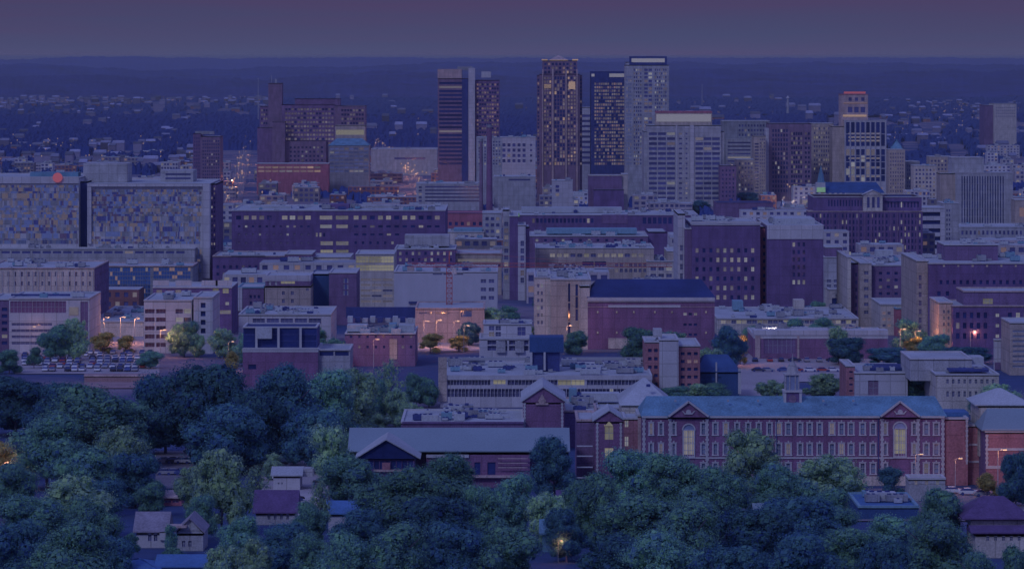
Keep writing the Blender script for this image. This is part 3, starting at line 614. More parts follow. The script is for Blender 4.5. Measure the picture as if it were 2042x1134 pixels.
# ================================================================== MIDDLE BAND
b = Bld('hospital_block', 'very wide dark brown brick hospital with a lit top row of windows', 676, 566)
LW = ['lit', 'lit_dim', 'lit_white']
b.vol(462, 888, 419, 0, 66, 'brick_dark', [(468, 545, 430, 438, 5, 1, .62, .95, .85, 'glass', LW), (560, 622, 430, 438, 4, 1, .7, .95, .9, 'glass', LW), (634, 698, 430, 438, 2, 1, .78, .95, 1, 'glass', ['lit']), (702, 880, 430, 438, 11, 1, .6, .95, .6, 'glass', LW),
    (470, 622, 449, 454, 11, 1, .35, .8, .3, 'glass', LW), (634, 698, 448, 455, 2, 1, .72, .95, .9, 'glass', LW), (702, 880, 449, 454, 11, 1, .55, .9, .3, 'glass', LW), (470, 622, 465, 470, 11, 1, .3, .8, .2, 'brick_purple', LW), (628, 650, 464, 472, 3, 1, .5, .95, .8, 'glass', ['lit']), (702, 800, 465, 470, 6, 1, .5, .8, .3, 'glass', LW),
    (636, 698, 481, 489, 2, 1, .8, .95, 1, 'glass', ['lit']), (470, 622, 482, 487, 11, 1, .3, .8, .15, 'brick_purple', LW), (702, 790, 481, 487, 6, 1, .3, .9, .5, 'glass', LW), (636, 698, 498, 504, 2, 1, .8, .95, 1, 'glass', ['lit_yellow'])], units=26, cop='trim')
b.box('roof_plant', 648, 696, 408, 418, 20, 16, 'brick_dark'); b.box('roof_plant', 500, 580, 411, 418, 26, 10, 'pale_roof'); b.box('roof_plant', 720, 850, 410, 418, 30, 12, 'concrete'); b.done()
b = Bld('parking_deck', 'white deck with diagonal ramps and stair windows right of the wide brown hospital', 955, 515)
b.vol(890, 965, 462, 0, 34, 'cream', [(922, 962, 468, 505, 3, 3, .6, .5, .1, 'glass')], cop='trim', units=2); b.vol(962, 1000, 424, 8, 30, 'concrete', [(966, 998, 430, 505, 3, 6, .6, .5, .12, 'glass')], part='stair_block'); b.box('ramp_roof', 905, 962, 456, 462, 3, 20, 'unit_blue'); b.done()
b = Bld('low_hall', 'low brick hall with a red lit terrace beside the wide brown hospital', 930, 498)
b.vol(888, 968, 424, 0, 30, 'brick_lit', [(892, 964, 440, 452, 6, 1, .5, .6, .3, 'glass', ['lit_peach'])], roof='brick_lit', cop='brick_purple'); b.done()
# twin chimneys
for i, (px, yt, lb) in enumerate([(959.5, 278, 'thinner grey brick chimney, left of the pair of tall stacks'), (976, 250, 'tall dark red brick chimney, right of the pair of tall stacks')]):
    Y = Yof(478); t = thing('chimney_stack', lb, 'chimney', (X(px, Y), Y, gz(Y))); h = Z(yt, Y)-gz(Y); mb = MB(); r_ = 1.0 if i == 0 else 1.6
    mb.bar((0, 0, 0), (0, 0, h), r_*1.5, 0, 14, r_); mb.obj('shaft', 'brown' if i == 0 else 'brick_red', t); mb = MB(); mb.bar((0, 0, h-1.5), (0, 0, h+.3), r_*1.25, 0, 14, r_*1.25); mb.obj('cap', 'grey', t)
b = Bld('office_building', 'low banded white office with four dark window strips in front of the chimneys', 895, 440)
b.vol(830, 962, 366, 0, 40, 'concrete', [(846, 958, 369, 404, 1, 5, .97, .42, .05, 'glass'), (833, 843, 370, 404, 1, 5, .6, .5, .1, 'glass')], units=7); b.done()
b = Bld('office_building', 'pale block with small windows at the foot of the dark banded tower', 976, 416)
b.vol(950, 1001, 274, 0, 26, 'concrete', [(953, 999, 280, 330, 8, 8, .5, .5, .2, 'glass')], cop='trim', units=3); b.done()
b = Bld('low_building', 'long pale warehouse below the dark banded tower', 815, 350)
b.vol(740, 872, 297, 0, 50, 'concrete', [(785, 850, 312, 320, 1, 1, .95, .5, 0, 'glass')], units=3); b.done()
b = Bld('office_building', 'white framed building with square dark bays right of the chimneys', 1030, 410)
b.vol(984, 1068, 274, 0, 34, 'white', [(1000, 1050, 284, 326, 5, 4, .6, .6, .12, 'glass'), (1052, 1066, 284, 326, 1, 4, .3, .4, .1, 'glass')], units=6, cop='trim'); b.done()
b = Bld('office_building', 'white building with a dark window slot in front of the gold crowned tower', 1122, 442)
b.vol(1101, 1142, 360, 0, 26, 'white', [(1107, 1116, 368, 392, 1, 3, .8, .7, .1, 'glass')], units=2); b.done()
b = Bld('low_hall', 'dull red block with a pale right side in front of the black glass tower', 1212, 446)
b.vol(1174, 1240, 350, 0, 28, 'brick_purple', cop='tan'); b.vol(1240, 1252, 347, 2, 24, 'cream', part='side_block'); b.vol(1184, 1244, 378, -16, 14, 'brick_dark', part='lower_block', cop=None); b.done()
b = Bld('low_building', 'broad pale hall with blank walls right of the tall chimneys', 1034, 436)
b.vol(985, 1068, 352, 0, 36, 'concrete', [(1012, 1060, 343+12, 362, 1, 1, .9, .5, 0, 'glass')], units=3, cop='trim'); b.done()
b = Bld('low_hall', 'long low plum coloured hall behind the brick tower with pale roof plant', 1485, 466)
b.vol(1428, 1542, 404, 0, 34, 'brick_purple', cop='brick_purple', roof='dark_roof'); b.done()
b = Bld('medical_building', 'brick medical building with a small green sign and long flat pale roof', 1200, 512)
b.vol(1020, 1392, 428, 0, 60, 'brick_dark', [(1060, 1185, 432, 448, 16, 1, .62, .55, .15, 'glass'), (1280, 1372, 432, 448, 9, 1, .7, .8, .0, 'glass')], units=26, cop='trim')
b.box('sign', 1020.5, 1036, 425, 432, -.4, .4, 'lit_green'); b.box('parapet_panel', 1200, 1252, 428, 446, -.3, .3, 'brick_purple'); b.box('roof_plant', 1040, 1240, 414, 424, 30, 14, 'pale_roof'); b.done()
b = Bld('stair_tower', 'tall narrow brick and white striped corner tower over the street', 1028, 598)
b.vol(1003, 1016, 418, 6, 30, 'concrete', [(1004, 1015, 440, 560, 1, 9, .7, .6, .2, 'glass')], cop=None); b.vol(1016, 1033, 430, 0, 30, 'brick_dark', part='brick_bay', cop='trim'); b.vol(1033, 1048, 448, -4, 24, 'white', [(1037, 1046, 478, 566, 1, 6, .75, .7, .05, 'glass')], part='white_bay', cop='trim')
b.vol(1048, 1056, 452, 2, 28, 'brick_purple', part='brick_bay', cop=None); b.done()
b = Bld('medical_building', 'long purple brick block with a pale roof ledge behind the tan lit office', 1170, 560)
b.vol(1056, 1292, 470, 0, 46, 'brick_purple', [(1062, 1288, 476, 482, 13, 1, .3, .8, .3, 'glass', ['lit_white'])], units=12, cop='trim'); b.box('roof_plant', 1090, 1270, 456, 466, 14, 12, 'unit_blue')
b.vol(1292, 1330, 462, 4, 40, 'brick_dark', part='wing', cop=None); b.done()
b = Bld('office_building', 'tan office block with one row of yellow lit windows and a white roof rim', 1186, 588)
b.vol(1068, 1304, 494, 0, 40, 'tan', [(1095, 1285, 505, 513, 14, 1, .72, .8, .6, 'glass', ['lit', 'lit_yellow']), (1110, 1150, 524, 530, 3, 1, .5, .8, .3, 'glass'), (1160, 1210, 521, 530, 2, 1, .9, .9, 0, 'glass_black'), (1225, 1300, 522, 545, 8, 2, .6, .6, .2, 'glass')], units=22, cop='trim'); b.done()
b = Bld('office_building', 'cream stepped block with square windows left of the brick tower', 1330, 590)
b.vol(1290, 1345, 520, 0, 34, 'cream', [(1295, 1342, 529, 556, 3, 2, .7, .5, .05, 'glass')], cop='trim', units=3); b.vol(1330, 1362, 500, 8, 30, 'tan', [(1352, 1360, 508, 560, 1, 5, .5, .5, .1, 'glass')], part='upper_block'); b.done()
b = Bld('brick_tower', 'massive dark brick tower with six rows of small lit windows and white topped right wing', 1500, 640)
b.vol(1380, 1516, 447, 0, 56, 'brick_dark', [(1383, 1508, 490, 602, 9, 6, .42, .46, .55, 'glass', ['lit', 'lit_dim', 'lit_white', 'lit_dim'])], cop='trim', units=8)
b.vol(1516, 1531, 452, 6, 50, 'brick_lit', [(1519, 1529, 470, 600, 1, 9, .5, .5, .1, 'glass', ['lit_dim'])], part='recessed_bay', cop=None)
b.vol(1530, 1642, 449, -6, 56, 'brick_dark', [(1578, 1608, 480, 570, 3, 6, .5, .55, .4, 'glass', ['lit', 'lit_white', 'lit'])], part='right_wing', cop='trim', units=12)
b.box('white_band', 1529.6, 1642.4, 449.5, 477, -6.3, .3, 'white'); b.box('white_band', 1377, 1518, 441.5, 446, -.4, .4, 'trim')
b.vol(1352, 1366, 426, 10, 40, 'white', [(1354, 1364, 485, 560, 1, 4, .5, .6, .1, 'glass')], part='white_stair', cop=None); b.vol(1366, 1380, 455, 4, 40, 'brick_purple', part='side_bay', cop='trim')
b.box('roof_plant', 1545, 1625, 436, 447, 10, 24, 'unit'); b.done()
b = Bld('low_building', 'stepped pale annex at the right foot of the brick tower', 1662, 612)
b.vol(1644, 1676, 512, 6, 30, 'concrete', [(1646, 1674, 555, 575, 2, 2, .6, .5, 0, 'glass')], cop='trim'); b.vol(1653, 1687, 576, -6, 16, 'cream', holes=[(1659, 1672, 594, 607, 'glass_black')], part='front_block'); b.vol(1646, 1680, 492, 14, 20, 'brick_purple', part='upper_block', cop='trim'); b.done()
b = Bld('office_building', 'cream and brick building with a corrugated pale left side and brick front', 1758, 652)
b.vol(1738, 1830, 528, 0, 40, 'brick_purple', [(1748, 1826, 538, 592, 5, 4, .42, .4, .3, 'glass', ['lit_dim', 'lit_white'])], cop='trim', units=6)
b.vol(1690, 1697, 512, 2, 46, 'cream', part='pale_bay', cop='trim'); b.vol(1697, 1716, 524, 6, 40, 'brick_dark', [(1704, 1711, 540, 630, 1, 6, .5, .5, .05, 'glass')], part='brick_bay', cop=None); b.vol(1716, 1738, 524, -3, 40, 'tan', [(1722, 1733, 536, 630, 1, 6, .8, .4, .15, 'glass', ['lit_peach'])], part='balcony_bay', cop='trim'); b.done()
b = Bld('parking_deck', 'small lit deck with slanting ramps before the brick and cream building', 1790, 668)
b.vol(1756, 1832, 606, 0, 34, 'cream', [(1758, 1778, 618, 655, 2, 3, .6, .4, .5, 'glass', ['lit_peach'])], cop='trim'); b.vol(1786, 1808, 614, -6, 10, 'brick_lit', part='brick_bay', cop='unit_blue'); b.done()
b = Bld('hospital_block', 'huge dark brick hospital at the right edge with a pale striped left corner', 1940, 690)
b.vol(1852, 2080, 524, 0, 50, 'brick_dark', [(1868, 2040, 528, 532, 6, 1, .14, .9, .9, 'glass', ['lit_dim']), (1870, 2042, 558, 567, 13, 1, .42, .9, .18, 'glass', ['lit_white']), (1864, 1898, 580, 590, 2, 1, .4, .9, 0, 'glass')], cop='trim', units=8)
b.vol(1828, 1852, 519, 3, 50, 'tan', [(1832, 1838, 545, 680, 1, 8, .9, .6, .05, 'brick_dark')], part='corner_bay', cop='trim'); b.vol(1884, 1990, 487, 20, 24, 'brick_purple', part='upper_storey', cop='trim', units=3); b.done()
b = Bld('hospital_block', 'stepped dark brick hospital wing with one glowing bay in front of the huge one', 1965, 716)
b.vol(1900, 2080, 609, 0, 30, 'brick_dark', [(1903, 1972, 618, 680, 5, 3, .5, .55, .08, 'glass', ['lit_dim']), (1982, 1996, 618, 680, 1, 3, .5, .3, .7, 'glass', ['lit_white']), (2006, 2070, 618, 680, 4, 3, .5, .5, .25, 'glass', ['lit_white'])], cop='pink')
b.vol(1922, 2080, 580, 7, 20, 'brick_purple', part='upper_storey', cop='pink', holes=[(1960, 1980, 595, 606, 'lit_yellow')]); b.vol(1872, 1900, 602, 4, 26, 'tan', [(1878, 1896, 615, 690, 2, 6, .4, .5, .15, 'glass')], part='pale_bay', cop='trim'); b.done()
b = Bld('office_building', 'tan corner building with slanted window strips at the right edge', 2030, 748)
b.vol(2014, 2080, 642, 0, 20, 'tan', [(2017, 2078, 655, 735, 1, 8, .92, .4, .1, 'glass_pale')], cop='trim'); b.done()
b = Bld('white_pylon', 'plain white slab pylon standing before the stepped hospital wing', 1990, 738)
b.vol(1983, 1996, 676, 0, 2.2, 'white', cop='trim', roof=None); b.box('doorway', 1984, 1995, 722, 737, -.3, .3, 'brick_purple'); b.done()
b = Bld('office_building', 'cream concrete building with vertical slots and a zigzag ramp side', 1135, 694)
b.vol(1098, 1178, 556, 0, 56, 'tan', [(1132, 1138, 564, 680, 1, 3, .7, .93, 0, 'glass_black'), (1146, 1154, 566, 640, 1, 3, .6, .93, 0, 'glass_black')], cop='trim', units=14); b.vol(1066, 1098, 552, 4, 50, 'cream', [(1070, 1084, 562, 650, 2, 6, .55, .45, .1, 'glass')], part='ramp_side', cop='trim', units=2)
b.vol(1156, 1176, 570, -8, 8, 'cream', part='front_bay', cop=None); b.done()
b = Bld('lecture_hall', 'large red brick hall with black sloping roof and white cornice bands', 1299, 697)
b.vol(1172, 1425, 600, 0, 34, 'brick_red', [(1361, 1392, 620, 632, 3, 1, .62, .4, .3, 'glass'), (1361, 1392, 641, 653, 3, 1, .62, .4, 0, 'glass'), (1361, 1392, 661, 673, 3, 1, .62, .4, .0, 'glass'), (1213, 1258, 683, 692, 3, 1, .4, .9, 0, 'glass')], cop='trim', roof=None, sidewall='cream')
b.gable(1172, 1425, 592.5, 556, 0, 34, 'dark_roof', hip=4, over=.3); b.box('cornice', 1171.5, 1425.5, 593, 600, -.5, .5, 'trim'); b.box('stone_band', 1213, 1357, 608, 613, -.25, .25, 'trim'); b.box('stone_band', 1172.2, 1425, 611, 612, -.12, .12, 'pink'); b.box('stone_base', 1213, 1262, 674, 695, -.2, .14, 'cream')
for x in (1192, 1230, 1264, 1306, 1340, 1408):
    for y in (620, 661): b.box('wall_lamp', x-1.5, x+1.5, y, y+4, -.35, .3, 'lit_dim')
b.done()
b = Bld('long_low_building', 'long cream low building with yellow lit strip windows below the brick tower', 1570, 668)
b.vol(1430, 1712, 634, 0, 60, 'cream', [(1437, 1708, 638, 645, 26, 1, .86, .9, .55, 'glass', ['lit', 'lit_yellow', 'lit_dim'])], cop='trim', units=18, part='wall'); b.box('roof_house', 1462, 1482, 600, 618, 40, 8, 'unit_blue'); b.box('roof_house', 1584, 1604, 598, 616, 44, 8, 'cream'); b.done()
b = Bld('low_brick_block', 'low brick block with a deep white parapet beside the parking area', 1625, 716)
b.vol(1504, 1770, 668, 0, 34, 'brick_red', [(1520, 1590, 672, 705, 1, 1, .9, .96, 0, 'brick_purple')], cop='trim', units=8, coph=1.2); b.box('white_parapet', 1503, 1771, 658, 668, -.4, 6, 'white'); b.box('corner_pier', 1506, 1516, 669, 714, -.4, .4, 'pink'); b.box('corner_pier', 1590, 1594, 669, 714, -.3, .3, 'pink')
b.done()
# ================================================================== LEFT MIDDLE
b = Bld('glass_hospital', 'big glass hospital with a mosaic of mottled panes, white frames and a round red sign', 210, 592)
b.vol(-60, 157, 354, 0, 60, 'white', [(-55, 157, 368, 486, 30, 14, .84, .80, .75, 'glass_blue', 'MOS')], cop='trim', dep=.15)
b.box('parapet_band', -60, 157.5, 352.5, 366, -.6, .6, 'white'); b.vol(157, 174, 362, 6, 50, 'dark', part='recess', cop=None)
b.vol(174, 418, 366, 0, 60, 'white', [(183, 402, 376, 486, 31, 13, .84, .80, .75, 'glass_blue', 'MOS'), (388, 402, 492, 552, 3, 8, .8, .8, .2, 'glass_blue', 'MOS')], part='right_wing', cop='trim', dep=.15)
b.box('white_column', 404, 418, 368, 555, -1.6, 1.5, 'white'); b.box('white_beam', 174, 418, 366, 372, -1.4, 1.3, 'white'); b.box('white_column', 174, 182, 372, 486, -1.2, 1.1, 'white')
b.vol(419, 431, 366, 8, 40, 'brick_purple', [(420, 430, 372, 500, 2, 14, .5, .5, .3, 'glass')], part='side_wing', cop=None)
a_, z_ = b.at(115, 354, -.9); mb = MB(); mb.bar((a_, -.9, z_), (a_, -1.5, z_), 2.15, 0, 28); mb.obj('round_sign', 'lit_red', b.root)
b.box('roof_plant', 166, 254, 326, 364, 22, 20, 'concrete'); b.box('roof_plant', 60, 156, 344, 352, 24, 10, 'teal_roof'); b.box('roof_plant', 320, 385, 340, 364, 30, 20, 'concrete'); b.box('plant_window', 330, 380, 346, 349, 29.8, .2, 'glass'); b.box('plant_window', 330, 380, 354, 357, 29.8, .2, 'glass')
b.vol(-60, 388, 495, -10, 10, 'concrete', [(-40, 370, 500, 506, 20, 1, .8, .8, .05, 'glass')], part='podium', cop='trim', units=9); b.done()
b = Bld('office_building', 'dark blue glass box with a fine grid of panes beside the cream office', 290, 622)
b.vol(197, 384, 530, 0, 26, 'grey', [(199, 300, 533, 610, 20, 9, .88, .88, .05, 'glass_blue', ['lit_peach', 'lit_dim']), (306, 380, 533, 556, 14, 3, .88, .84, .3, 'glass_blue', ['lit_peach'])], cop='pink', roof='pale_roof', units=5, dep=.12); b.done()
b = Bld('office_building', 'cream concrete office with two rows of small square windows and a pinkish side', 95, 668)
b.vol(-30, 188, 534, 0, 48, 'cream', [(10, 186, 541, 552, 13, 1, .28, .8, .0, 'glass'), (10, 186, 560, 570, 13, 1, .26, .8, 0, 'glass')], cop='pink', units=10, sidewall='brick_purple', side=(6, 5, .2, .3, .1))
for i in range(16): b.box('mullion', 4+i*12, 5.2+i*12, 540, 590, -.35, .35, 'trim')
b.done()
b = Bld('office_building', 'low brick and white banded block in front of the cream concrete office', 88, 704)
b.vol(18, 178, 594, 0, 34, 'white', [(20, 132, 600, 624, 5, 1, .97, .97, 0, 'brick_red'), (160, 176, 600, 690, 1, 1, .95, .97, 0, 'brick_purple'), (22, 105, 640, 690, 1, 4, .97, .4, .0, 'glass')], cop='trim', units=3); b.box('lit_panel', 138, 156, 612, 628, -.3, .3, 'lit_dim'); b.vol(-20, 18, 596, 4, 30, 'brick_purple', [(2, 16, 610, 690, 1, 6, .8, .5, .2, 'glass')], part='side_bay'); b.box('roof_rail', 22, 140, 586, 590, 12, .4, 'dark'); b.done()
b = Bld('car_park', 'white concrete car park building with five rows of open dark bays', 355, 704)
b.vol(287, 382, 598, 0, 36, 'white', [(287.5, 332, 612, 696, 2, 5, .86, .5, .3, 'brick_purple', ['brick_dark', 'glass']), (349, 382, 612, 646, 2, 2, .88, .52, .2, 'glass')], cop='trim', dep=1.4, units=3); b.vol(386, 424, 592, -3, 30, 'white', [(399, 411, 600, 668, 1, 4, .8, .6, 0, 'glass_black')], part='stair_block', cop='trim', dep=.8); b.box('roof_house', 328, 345, 582, 598, 14, 6, 'white'); b.done()
b = Bld('low_building', 'low flat white roofed building before the blue glass box', 240, 672)
b.vol(182, 287, 640, 0, 80, 'cream', roof='pale_roof', cop='trim', units=8); b.done()
b = Bld('office_building', 'brick building with yellow windows and white parapet panels behind the car park building', 388, 668)
b.vol(305, 462, 572, 0, 30, 'brick_dark', [(308, 384, 576, 588, 4, 1, .6, .7, .5, 'glass', ['lit_dim']), (420, 460, 575, 585, 2, 1, .6, .9, .8, 'glass', ['lit_yellow', 'lit']), (426, 462, 618, 626, 1, 1, .9, .9, 1, 'glass', ['lit']), (426, 462, 600, 610, 2, 1, .4, .6, .3, 'glass')], cop='trim')
for x in (305, 350, 402, 430): b.box('parapet_panel', x, x+32, 559, 570, .5, .4, 'white')
b.done()
b = Bld('hospital_annex', 'dark brick annex with scattered lit windows below the wide brown hospital', 495, 598)
b.vol(424, 572, 510, 0, 40, 'brick_dark', [(428, 530, 528, 536, 8, 1, .4, .8, .3, 'glass'), (428, 530, 543, 550, 8, 1, .4, .8, .3, 'glass')], cop='pink', units=5); b.vol(568, 622, 506, -4, 30, 'brick_red', [(578, 620, 514, 522, 3, 1, .6, .9, .9, 'glass', ['lit'])], part='right_bay', cop='trim'); b.box('light_bar', 460, 528, 508, 510, -.6, .4, 'steel'); b.done()
b = Bld('hospital_annex', 'cream annex with a tall yellow lit window wall in the middle', 660, 596)
b.vol(622, 699, 512, 0, 30, 'cream', [(624, 636, 518, 542, 2, 2, .5, .55, .1, 'glass'), (640, 674, 516, 540, 6, 2, .9, .9, .95, 'glass', ['lit_yellow', 'lit']), (684, 697, 517, 526, 1, 1, .7, .8, .4, 'glass')], cop='trim'); b.done()
b = Bld('clinic', 'pale yellow clinic with a fully lit glass top storey and striped lower floors', 747, 632)
b.vol(709, 786, 506, 0, 30, 'cream', [(710, 785, 511, 524, 3, 1, .97, .95, 1, 'glass', ['lit_yellow']), (710, 785, 528, 540, 3, 1, .98, .95, 1, 'glass', ['lit_yellow']), (718, 784, 552, 606, 3, 5, .86, .35, .55, 'glass', ['lit_dim'])], cop='trim'); b.done()
b = Bld('office_building', 'brick office with two rows of small windows and a blank white roof house', 848, 590)
b.vol(787, 908, 496, 0, 36, 'brick_dark', [(792, 905, 499, 524, 9, 2, .36, .5, .55, 'glass', ['lit_dim', 'lit_white'])], cop='trim', units=8); b.box('roof_house', 807, 896, 469, 491, 14, 14, 'concrete'); b.done()
b = Bld('parking_deck', 'concrete deck with one glowing yellow level behind the crane', 952, 588)
b.vol(908, 1000, 505, 0, 34, 'tan', [(912, 999, 516, 522, 1, 1, .98, .9, 1, 'glass', ['lit']), (912, 999, 526, 532, 1, 1, .98, .9, 0, 'glass_black')], cop='pink'); b.done()
b = Bld('white_hoarded_building', 'large blank white building under construction with six square windows at its right end', 888, 650)
b.vol(786, 992, 541, 0, 44, 'board', [(956, 988, 552, 602, 2, 3, .66, .42, .1, 'glass'), (862, 925, 541.5+2, 548, 3, 1, .86, .9, 0, 'glass')], cop='trim', units=12)
b.box('scaffold_beam', 815, 955, 601, 605, -.8, .5, 'dark'); b.done()
b = Bld('low_building', 'low pinkish building at the foot of the crane mast', 892, 684)
b.vol(828, 966, 614, 0, 34, 'pink', [(832, 900, 622, 626, 2, 1, .8, .8, 0, 'glass'), (918, 942, 618, 632, 1, 1, .9, .9, 0, 'glass_blue')], cop='pink'); b.done()
b = Bld('office_building', 'cream block with twin vertical window slots under a dark brick top storey', 575, 652)
b.vol(528, 620, 570, 0, 26, 'tan', [(562, 568, 576, 608, 1, 2, .9, .45, 0, 'glass'), (580, 586, 576, 608, 1, 2, .9, .45, 0, 'glass'), (608, 618, 574, 580, 1, 1, .5, .8, 0, 'glass')], cop=None); b.vol(529, 619, 549, 1, 22, 'brick_purple', [(560, 588, 556, 566, 1, 1, 1, .9, 1, 'glass', ['lit_yellow']), (532, 556, 558, 569, 2, 1, .4, .9, 0, 'white')], part='upper_storey', cop='white', coph=2.2, zb=8); b.done()
b = Bld('office_building', 'small purple building with a white corner post beside the twin slot block', 498, 652)
b.vol(474, 526, 572, 0, 26, 'brick_purple', [(496, 520, 585, 610, 3, 2, .6, .5, .1, 'glass')], cop='unit_blue'); b.box('corner_post', 474, 483, 573, 620, -.4, .4, 'white'); b.done()
b = Bld('office_building', 'dark purple tower block with a white striped stair window and blue left wing', 668, 648)
b.vol(656, 711, 543, 0, 30, 'brick_purple', [(684, 695, 553, 590, 1, 3, .9, .8, 0, 'white')], cop='trim'); b.vol(620, 656, 546, 4, 26, 'green_copper', part='blue_wing', cop=None); b.box('stair_window', 687, 692, 555, 588, .1, .1, 'glass'); b.done()
b = Bld('podium_building', 'long white podium with five dark bays in front of the twin slot block', 568, 692)
b.vol(476, 660, 626, 0, 40, 'white', [(502, 642, 634, 646, 5, 1, .86, .85, 0, 'glass')], cop='trim', units=12); b.done()
b = Bld('brick_terrace_building', 'red brick building topped by a dark glass terrace framed in white', 558, 770)
b.vol(484, 634, 696, 0, 24, 'brick_red', [(493, 513, 724, 738, 1, 1, .8, .7, 0, 'glass')], cop='trim', coph=.9)
b.vol(485, 632, 651, 5, 16, 'dark', [(486, 631, 654, 692, 4, 3, .95, .82, 0, 'glass_black')], part='glass_terrace', cop='trim', roof='dark_roof', dep=.1, zb=5)
for x in (509, 553, 597): b.box('white_post', x, x+4.5, 652, 700, 3.6, .6, 'trim')
b.box('white_rail', 484, 634, 693, 696.5, -.3, .3, 'trim'); b.box('roof_plant', 512, 542, 652, 675, 3, 1.5, 'unit')
b.vol(634, 698, 696, 2, 20, 'concrete', [(636, 697, 699, 710, 2, 1, .9, .8, 0, 'glass_black')], part='side_annex', cop='trim'); b.done()
b = Bld('plant_building', 'brick building with a crowded rooftop of ducts and white housings', 756, 730)
b.vol(688, 828, 664, 0, 30, 'brick_purple', [(692, 774, 668, 674, 5, 1, .28, .8, .1, 'glass'), (692, 774, 688, 695, 5, 1, .28, .8, .1, 'glass'), (795, 828, 668, 674, 2, 1, .3, .8, .6, 'glass', ['lit_dim']), (795, 828, 688, 695, 2, 1, .3, .8, .6, 'glass', ['lit_dim'])], cop='trim', units=16)
b.box('white_bay', 777, 792, 676, 716, -.3, .3, 'tan'); b.box('roof_house', 692, 732, 648, 661, 6, 8, 'unit'); b.box('roof_house', 775, 790, 646, 662, 4, 8, 'unit_blue'); b.box('roof_house', 795, 826, 648, 662, 8, 8, 'unit')
for i in range(9): b.box('cooling_unit', 693+i*15, 703+i*15, 631+(i % 3)*2, 643, 14+(i % 2)*4, 4, ['unit', 'dark', 'concrete'][i % 3])
b.box('screen_wall', 690, 828, 612, 634, 26, .6, 'dark'); b.done()
# crane
Y = Yof(676); cx_ = X(896, Y); t = thing('tower_crane', 'red lattice tower crane rising before the white hoarded building', 'crane', (cx_, Y, gz(Y)))
def lattice(p, q, wd, n, r):
    p = Vector(p); q = Vector(q); d = (q-p)/n; ax = (q-p).normalized(); u = ax.cross(Vector((0, 1, 0))).normalized()*wd/2; v = ax.cross(u).normalized()*wd/2; mb = MB()
    cs = [u+v, u-v, -u-v, -u+v]
    for c in cs: mb.bar(p+c, q+c, r)
    for i in range(n):
        for k in range(4): mb.bar(p+d*i+cs[k], p+d*(i+1)+cs[(k+1) % 4], r*.6); mb.bar(p+d*i+cs[k], p+d*i+cs[(k+1) % 4], r*.6)
    return mb
zj = Z(534, Y)-gz(Y)
lattice((0, 0, 0), (0, 0, zj), 2.0, 14, .16).obj('mast', 'crane_red', t); lattice((0, 0, zj+1), (X(1340, Y)-cx_, 0, zj+1), 1.3, 40, .10).obj('jib', 'crane_red', t)
lattice((0, 0, zj+1), (X(812, Y)-cx_, 0, zj+1), 1.3, 8, .12).obj('counter_jib', 'crane_red', t); mb = MB(); mb.bar((0, 0, zj+1.5), (0, 0, zj+6), .3); mb.bar((0, 0, zj+6), (X(1180, Y)-cx_, 0, zj+1.7), .06); mb.bar((0, 0, zj+6), (X(815, Y)-cx_, 0, zj+1.7), .06); mb.obj('apex_and_ties', 'crane_red', t)
mb = MB(); mb.box(.9, 2.6, -1.3, .3, zj-2.2, zj-.1); mb.obj('cab', 'white', t); mb = MB(); mb.box(X(812, Y)-cx_, X(826, Y)-cx_, -.8, .8, zj-1.2, zj+.3); mb.obj('counterweight', 'concrete', t)
# ================================================================== LOWER MIDDLE
b = Bld('long_white_office', 'long low white office with dark strip windows, some yellow, behind the school', 1080, 812)
b.vol(878, 1300, 748, 0, 44, 'white', [(892, 978, 752, 768, 14, 1, .86, .94, 0, 'glass'), (984, 1008, 752, 766, 1, 1, 1, .95, 1, 'glass', ['lit_yellow']), (1012, 1112, 752, 768, 14, 1, .86, .94, 0, 'glass'), (1112, 1166, 751, 768, 2, 1, .96, .95, 1, 'glass', ['lit_yellow']), (1170, 1295, 752, 768, 18, 1, .86, .94, .05, 'glass'), (892, 1295, 774, 792, 56, 1, .84, .9, .05, 'glass')], cop='trim', units=30, coph=1.3, dep=.8)
b.box('side_pier', 874, 891, 712, 800, -.5, .5, 'tan'); b.box('roof_screen', 890, 1055, 712, 718, 36, .5, 'steel'); b.box('roof_screen', 1126, 1290, 712, 718, 36, .5, 'steel'); b.done()
b = Bld('rooftop_plant_house', 'big dark blue plant box on white posts rising above the long white office', 1088, 815)
b.box('plant_box', 1056, 1124, 672, 702, 20, 9, 'green_copper'); b.box('base', 1062, 1116, 702, 740, 21, 7, 'dark'); b.box('white_post', 1057, 1061, 702, 738, 20, 1, 'trim'); b.box('white_post', 1084, 1088, 702, 738, 19.9, 1, 'trim'); b.done()
b = Bld('office_building', 'small stepped white building with boxy balconies left of the dark plant box', 1008, 738)
b.vol(956, 1062, 674, 0, 22, 'white', [(970, 1056, 676, 700, 4, 2, .8, .8, 0, 'glass')], cop='trim', dep=1); b.vol(964, 1060, 645, 8, 18, 'white', [(974, 1000, 648, 672, 2, 2, .8, .7, .05, 'glass'), (1030, 1050, 648, 672, 1, 1, .8, .7, 0, 'glass')], part='upper_storey', cop='trim', units=4); b.box('balcony', 990, 1008, 680, 703, -1, 1, 'concrete'); b.box('balcony', 1027, 1045, 680, 703, -1, 1, 'concrete'); b.done()
b = Bld('apartment_tower', 'white slab tower with orange brick balconies on both sides', 1336, 800)
b.vol(1315, 1353, 676, -2, 20, 'white', cop='trim'); b.vol(1286, 1315, 680, 0, 18, 'brick_orange', [(1290, 1314, 690, 790, 2, 6, .6, .4, .2, 'glass', ['lit_peach'])], part='balcony_wing', cop='trim'); b.vol(1353, 1396, 688, 0, 26, 'brick_orange', [(1355, 1394, 697, 790, 3, 6, .6, .4, .2, 'glass', ['lit_peach'])], part='balcony_wing', cop='trim')
b.box('roof_house', 1303, 1320, 656, 672, 6, 5, 'concrete'); b.done()
